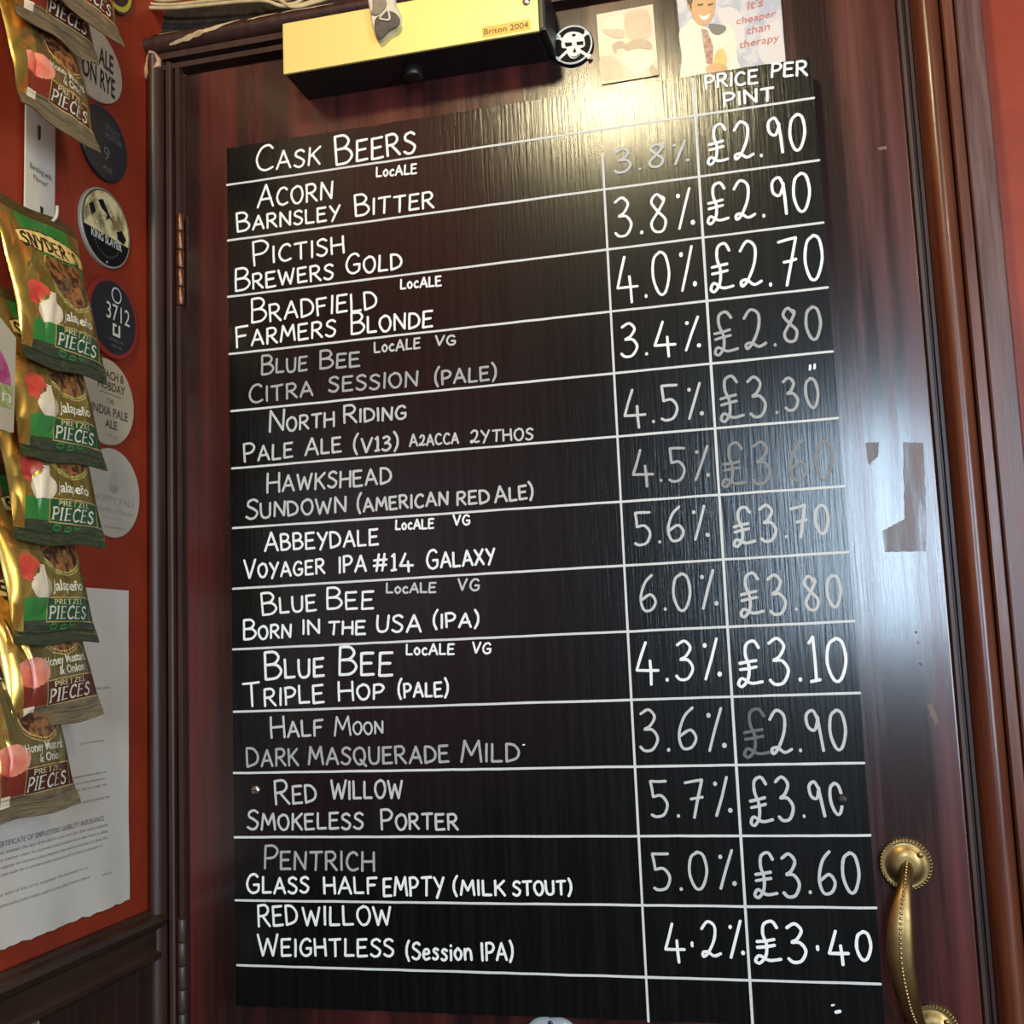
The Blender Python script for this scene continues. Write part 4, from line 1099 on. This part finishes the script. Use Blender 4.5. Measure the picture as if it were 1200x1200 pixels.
def make_pack(hot, seed):
    Sf = make_surface(seed)
    root = thing('snack_packet', (0, 0, 0), None, 'snack packet', 'pretzel packets on the hanging strip')
    mats = PMATS if hot else HMATS
    def grid(v0, v1, nu, nv, front_art=True):
        mb = MB(); vs = []; 
        for j in range(nv + 1):
            for i in range(nu + 1):
                vs.append(Sf(i / nu, v0 + (v1 - v0) * j / nv))
        W1 = nu + 1
        base = len(mb.v); mb.v += vs
        for j in range(nv):
            for i in range(nu):
                q = j * W1 + i
                mb.f.append((q, q + W1, q + W1 + 1, q + 1)); mb.m.append(art((i + .5) / nu, v0 + (v1 - v0) * (j + .5) / nv, hot)); mb.sm.append(True)
        # the back, coarser
        nu2, nv2 = max(8, nu // 5), max(2, nv // 5)
        vb = [Sf(i / nu2, v0 + (v1 - v0) * j / nv2, 0, 1) for j in range(nv2 + 1) for i in range(nu2 + 1)]
        fb = [(j * (nu2 + 1) + i, j * (nu2 + 1) + i + 1, (j + 1) * (nu2 + 1) + i + 1, (j + 1) * (nu2 + 1) + i) for j in range(nv2) for i in range(nu2)]
        mb.add(vb, fb, 0, True)
        return mb
    mb = grid(.075, .935, 120, 150)
    def E(u0, u1, v, h, slant=0.0, bow=0.0, off=.0005):
        return lambda a, b: Sf(u0 + (u1 - u0) * a + slant * b, v - h * b - bow * math.sin(a * math.pi), off)
    ser = E(.18, .85, .315, .085, 0, .012)
    serif_caps(mb, "SNYDER S", ser, 12, heavy=.20, thin=.1)
    ribbon(mb, [(.865, .94), (.85, .72)], .03, ser, 12)
    put_text(mb, 'OF HANOVER', E(.50, .80, .318, .018), 13)
    if hot:
        put_text(mb, 'Jalapeño', E(.42, .79, .735, .058), 11)
        ribbon(mb, [(.345, .75), (.34, .78)], .001, lambda a, b: Sf(a, b, .0005), 10)
    else:
        put_text(mb, 'Honey Mustard', E(.34, .83, .698, .046), 11)
        put_text(mb, '& Onion', E(.48, .77, .752, .044), 11)
    serif_caps(mb, 'PRETZEL', E(.43, .78, .806, .024), 13, heavy=.18, thin=.12)
    serif_caps(mb, 'PIECES', E(.365, .83, .878, .060, .01), 11, heavy=.165, thin=.075)
    for cu, cv, ru in ((.42, .912, .045), (.55, .920, .04), (.66, .909, .035)) if hot else ():
        ribbon(mb, [(cu + ru * math.cos(i * .52), cv + ru * .26 * math.sin(i * .52)) for i in range(13)], .010, lambda a, b: Sf(a, b, .0005), 2)
    mb.build('pouch', mats, root)
    mb = grid(0, .075, 60, 16); mb.build('top_seal', mats, root)
    mb = grid(.935, 1.0, 60, 14)
    mb.build('bottom_seal', mats, root)
    return root
# a packet is placed by the middle of its bottom edge; it leans out from the strip towards the bottom
protos = {True: [make_pack(True, 2.3), make_pack(True, 9.1)], False: [make_pack(False, 5.7), make_pack(False, 12.4)]}
used = set()
def place(hot, var, X, Yb, Zb, tilt, roll, yaw, label):
    pr = protos[hot][var]
    key = (hot, var)
    if key in used: o = copy_tree(pr)
    else: o = pr; used.add(key)
    from mathutils import Euler
    e = Euler((R_(-tilt), R_(-roll), R_(84 + yaw)), 'XYZ')
    top = Vector((X, Yb, Zb + Z0)) - e.to_matrix() @ Vector((0, 0, -PH))
    o.location = top; o.rotation_euler = e
    tag(o, label, 'snack packet', 'pretzel packets on the hanging strip')
    return o
place(True, 0, -.047, -.203, -.284, 15, -1, 0, 'jalapeño packet with its yellow name label fully in view, hooked to the white strip')
place(True, 1, -.047, -.204, -.3650, 15, 1, 0, 'jalapeño packet whose top is covered by the first one, second from the hook')
place(True, 0, -.047, -.208, -.4350, 15, 0, -3, 'jalapeño packet beside the faint pale pump clip, third of the four')
place(True, 1, -.047, -.212, -.5180, 15, 1, 3, 'lowest jalapeño packet, beside the top of the certificate')
place(False, 0, -.047, -.207, -.5850, 15, 6, 0, 'upper of the two honey mustard and onion packets over the certificate')
place(False, 1, -.047, -.238, -.6540, 14, 2, 4, 'lowest packet of all, honey mustard and onion, in front of the certificate')
place(False, 1, -.047, -.215, -.0690, 15, -1, 2, 'honey mustard and onion packet hanging above the bare white strip, near the navy clip')
place(False, 0, -.047, -.217, .012, 15, 3, 0, 'packet in shadow behind the topmost ones, its maroon band above the honey mustard window')
place(False, 1, -.030, -.206, .036, 15, -1, 0, 'topmost packet, cut by the upper edge of the picture, next to the lime ringed clip')

# the strip they hang on
M_strip = mat('white_strip_plastic', (.60, .53, .43), (.55, .48, .39), rough=.4, scale=(20, 20, 20))
sx = WX + .004
so = Vector((sx, -.176, Z0 + .12))
sy0, sy1 = atX(28, 200, sx).y, atX(63, 200, sx).y
st = thing('hanging_strip', so, 'white plastic clip strip with slots, bare between the upper and lower packets', 'clip strip')
mb = MB(); mb.box((sx, sy0, Z0 - .62), (sx + .0016, sy1, Z0 + .16), 0, .0004); stp = mb.build('strip', M_strip, st, origin=so)
mb = MB()
yc = (sy0 + sy1) / 2
for s, w, zz, h in (('Bursting with', .72, atX(45, 204, sx).z - Z0, .0056), ('Flavour!', .48, atX(45, 215, sx).z - Z0, .0056)):
    hw = (sy1 - sy0) * w / 2
    put_text(mb, s, lambda a, b: (sx + .0020, yc - hw + 2 * hw * a, Z0 + zz + h * b), 0)
for px, py, h in ((44, 157, .016), (47, 250, .012)):
    p = atX(px, py, sx)
    mb.add([(sx + .0019, p.y - .0016, p.z - h / 2), (sx + .0019, p.y + .0020, p.z - h / 2 + .004), (sx + .0019, p.y + .0022, p.z + h / 2), (sx + .0019, p.y - .0026, p.z + h / 2)], [(0, 1, 2, 3)], 1)
mb.build('print', [mat('strip_grey_ink', (.10, .09, .08), rough=.5), M_blacks], stp, origin=so)
for zz in (-.125, -.205, -.276, -.358, -.425, -.494, .09, .172):
    mb = MB()
    y_ = yc - .006; zz -= .008
    mb.tube(cr([Vector((sx + .001, y_, Z0 + zz + .006)), Vector((sx + .010, y_, Z0 + zz + .002)), Vector((sx + .017, y_ + .001, Z0 + zz)), Vector((sx + .022, y_ + .001, Z0 + zz + .004)), Vector((sx + .023, y_ + .001, Z0 + zz + .014))], 4), .0015, 0, 8)
    mb.build('hook', M_strip, st, origin=so)

# pink flower card at the left edge, in front of the packets
M_heath = mat('heather_picture', (.30, .02, .10), (.42, .10, .20), rough=.4, scale=(160, 160, 160))
M_moss = mat('moss_picture', (.20, .22, .05), (.38, .38, .16), rough=.4, scale=(220, 220, 220))
fx = -.045
fo = atX(2, 450, fx)
fc = thing('flower_card', fo, 'cream card with pink flowers and moss at the left edge of the picture', 'card')
tr = atX(19, 396, fx); br = atX(16, 507, fx)
mb = MB()
w_ = .085
outl = [(tr.y, tr.z), (tr.y - .02, tr.z + .012), (tr.y - .0425, tr.z + .018), (tr.y - .065, tr.z + .012), (tr.y - w_, tr.z), (br.y - w_, br.z), (br.y, br.z)]
mb.prism(outl, lambda p: (fx, p[0], p[1]), lambda p: (fx - .003, p[0], p[1]), 0); fcard = mb.build('card', M_cardw, fc, origin=fo)
mb = MB(); mb.box((WX + .0003, tr.y - .062, br.z + .030), (fx - .0031, tr.y - .030, br.z + .060), 0, .002); mb.build('mount', M_black, fc, origin=fo)
mb = MB()
cy_, cz_ = tr.y - w_ / 2, (tr.z + br.z) / 2
def FP(u, v, lay=1): return Vector((fx + .0003 * lay, cy_ + u * w_ / 2, cz_ + v * (tr.z - br.z) / 2))
mb.add([FP(.86 * math.cos(R_(a)), -.05 + .85 * math.sin(R_(a))) for a in range(0, 181, 8)], [tuple(range(23))], 0)
mb.add([FP(u, v) for u, v in ((-.92, -.05), (.92, -.05), (.90, -.52), (-.90, -.52))], [(0, 3, 2, 1)], 1)
put_text(mb, 'n', lambda a, b: FP(.60 + .26 * a, -.42 + .30 * b, 2), 2)
mb.build('print', [M_heath, M_moss, M_letter], fcard, origin=fo)

bpy.context.view_layer.update()
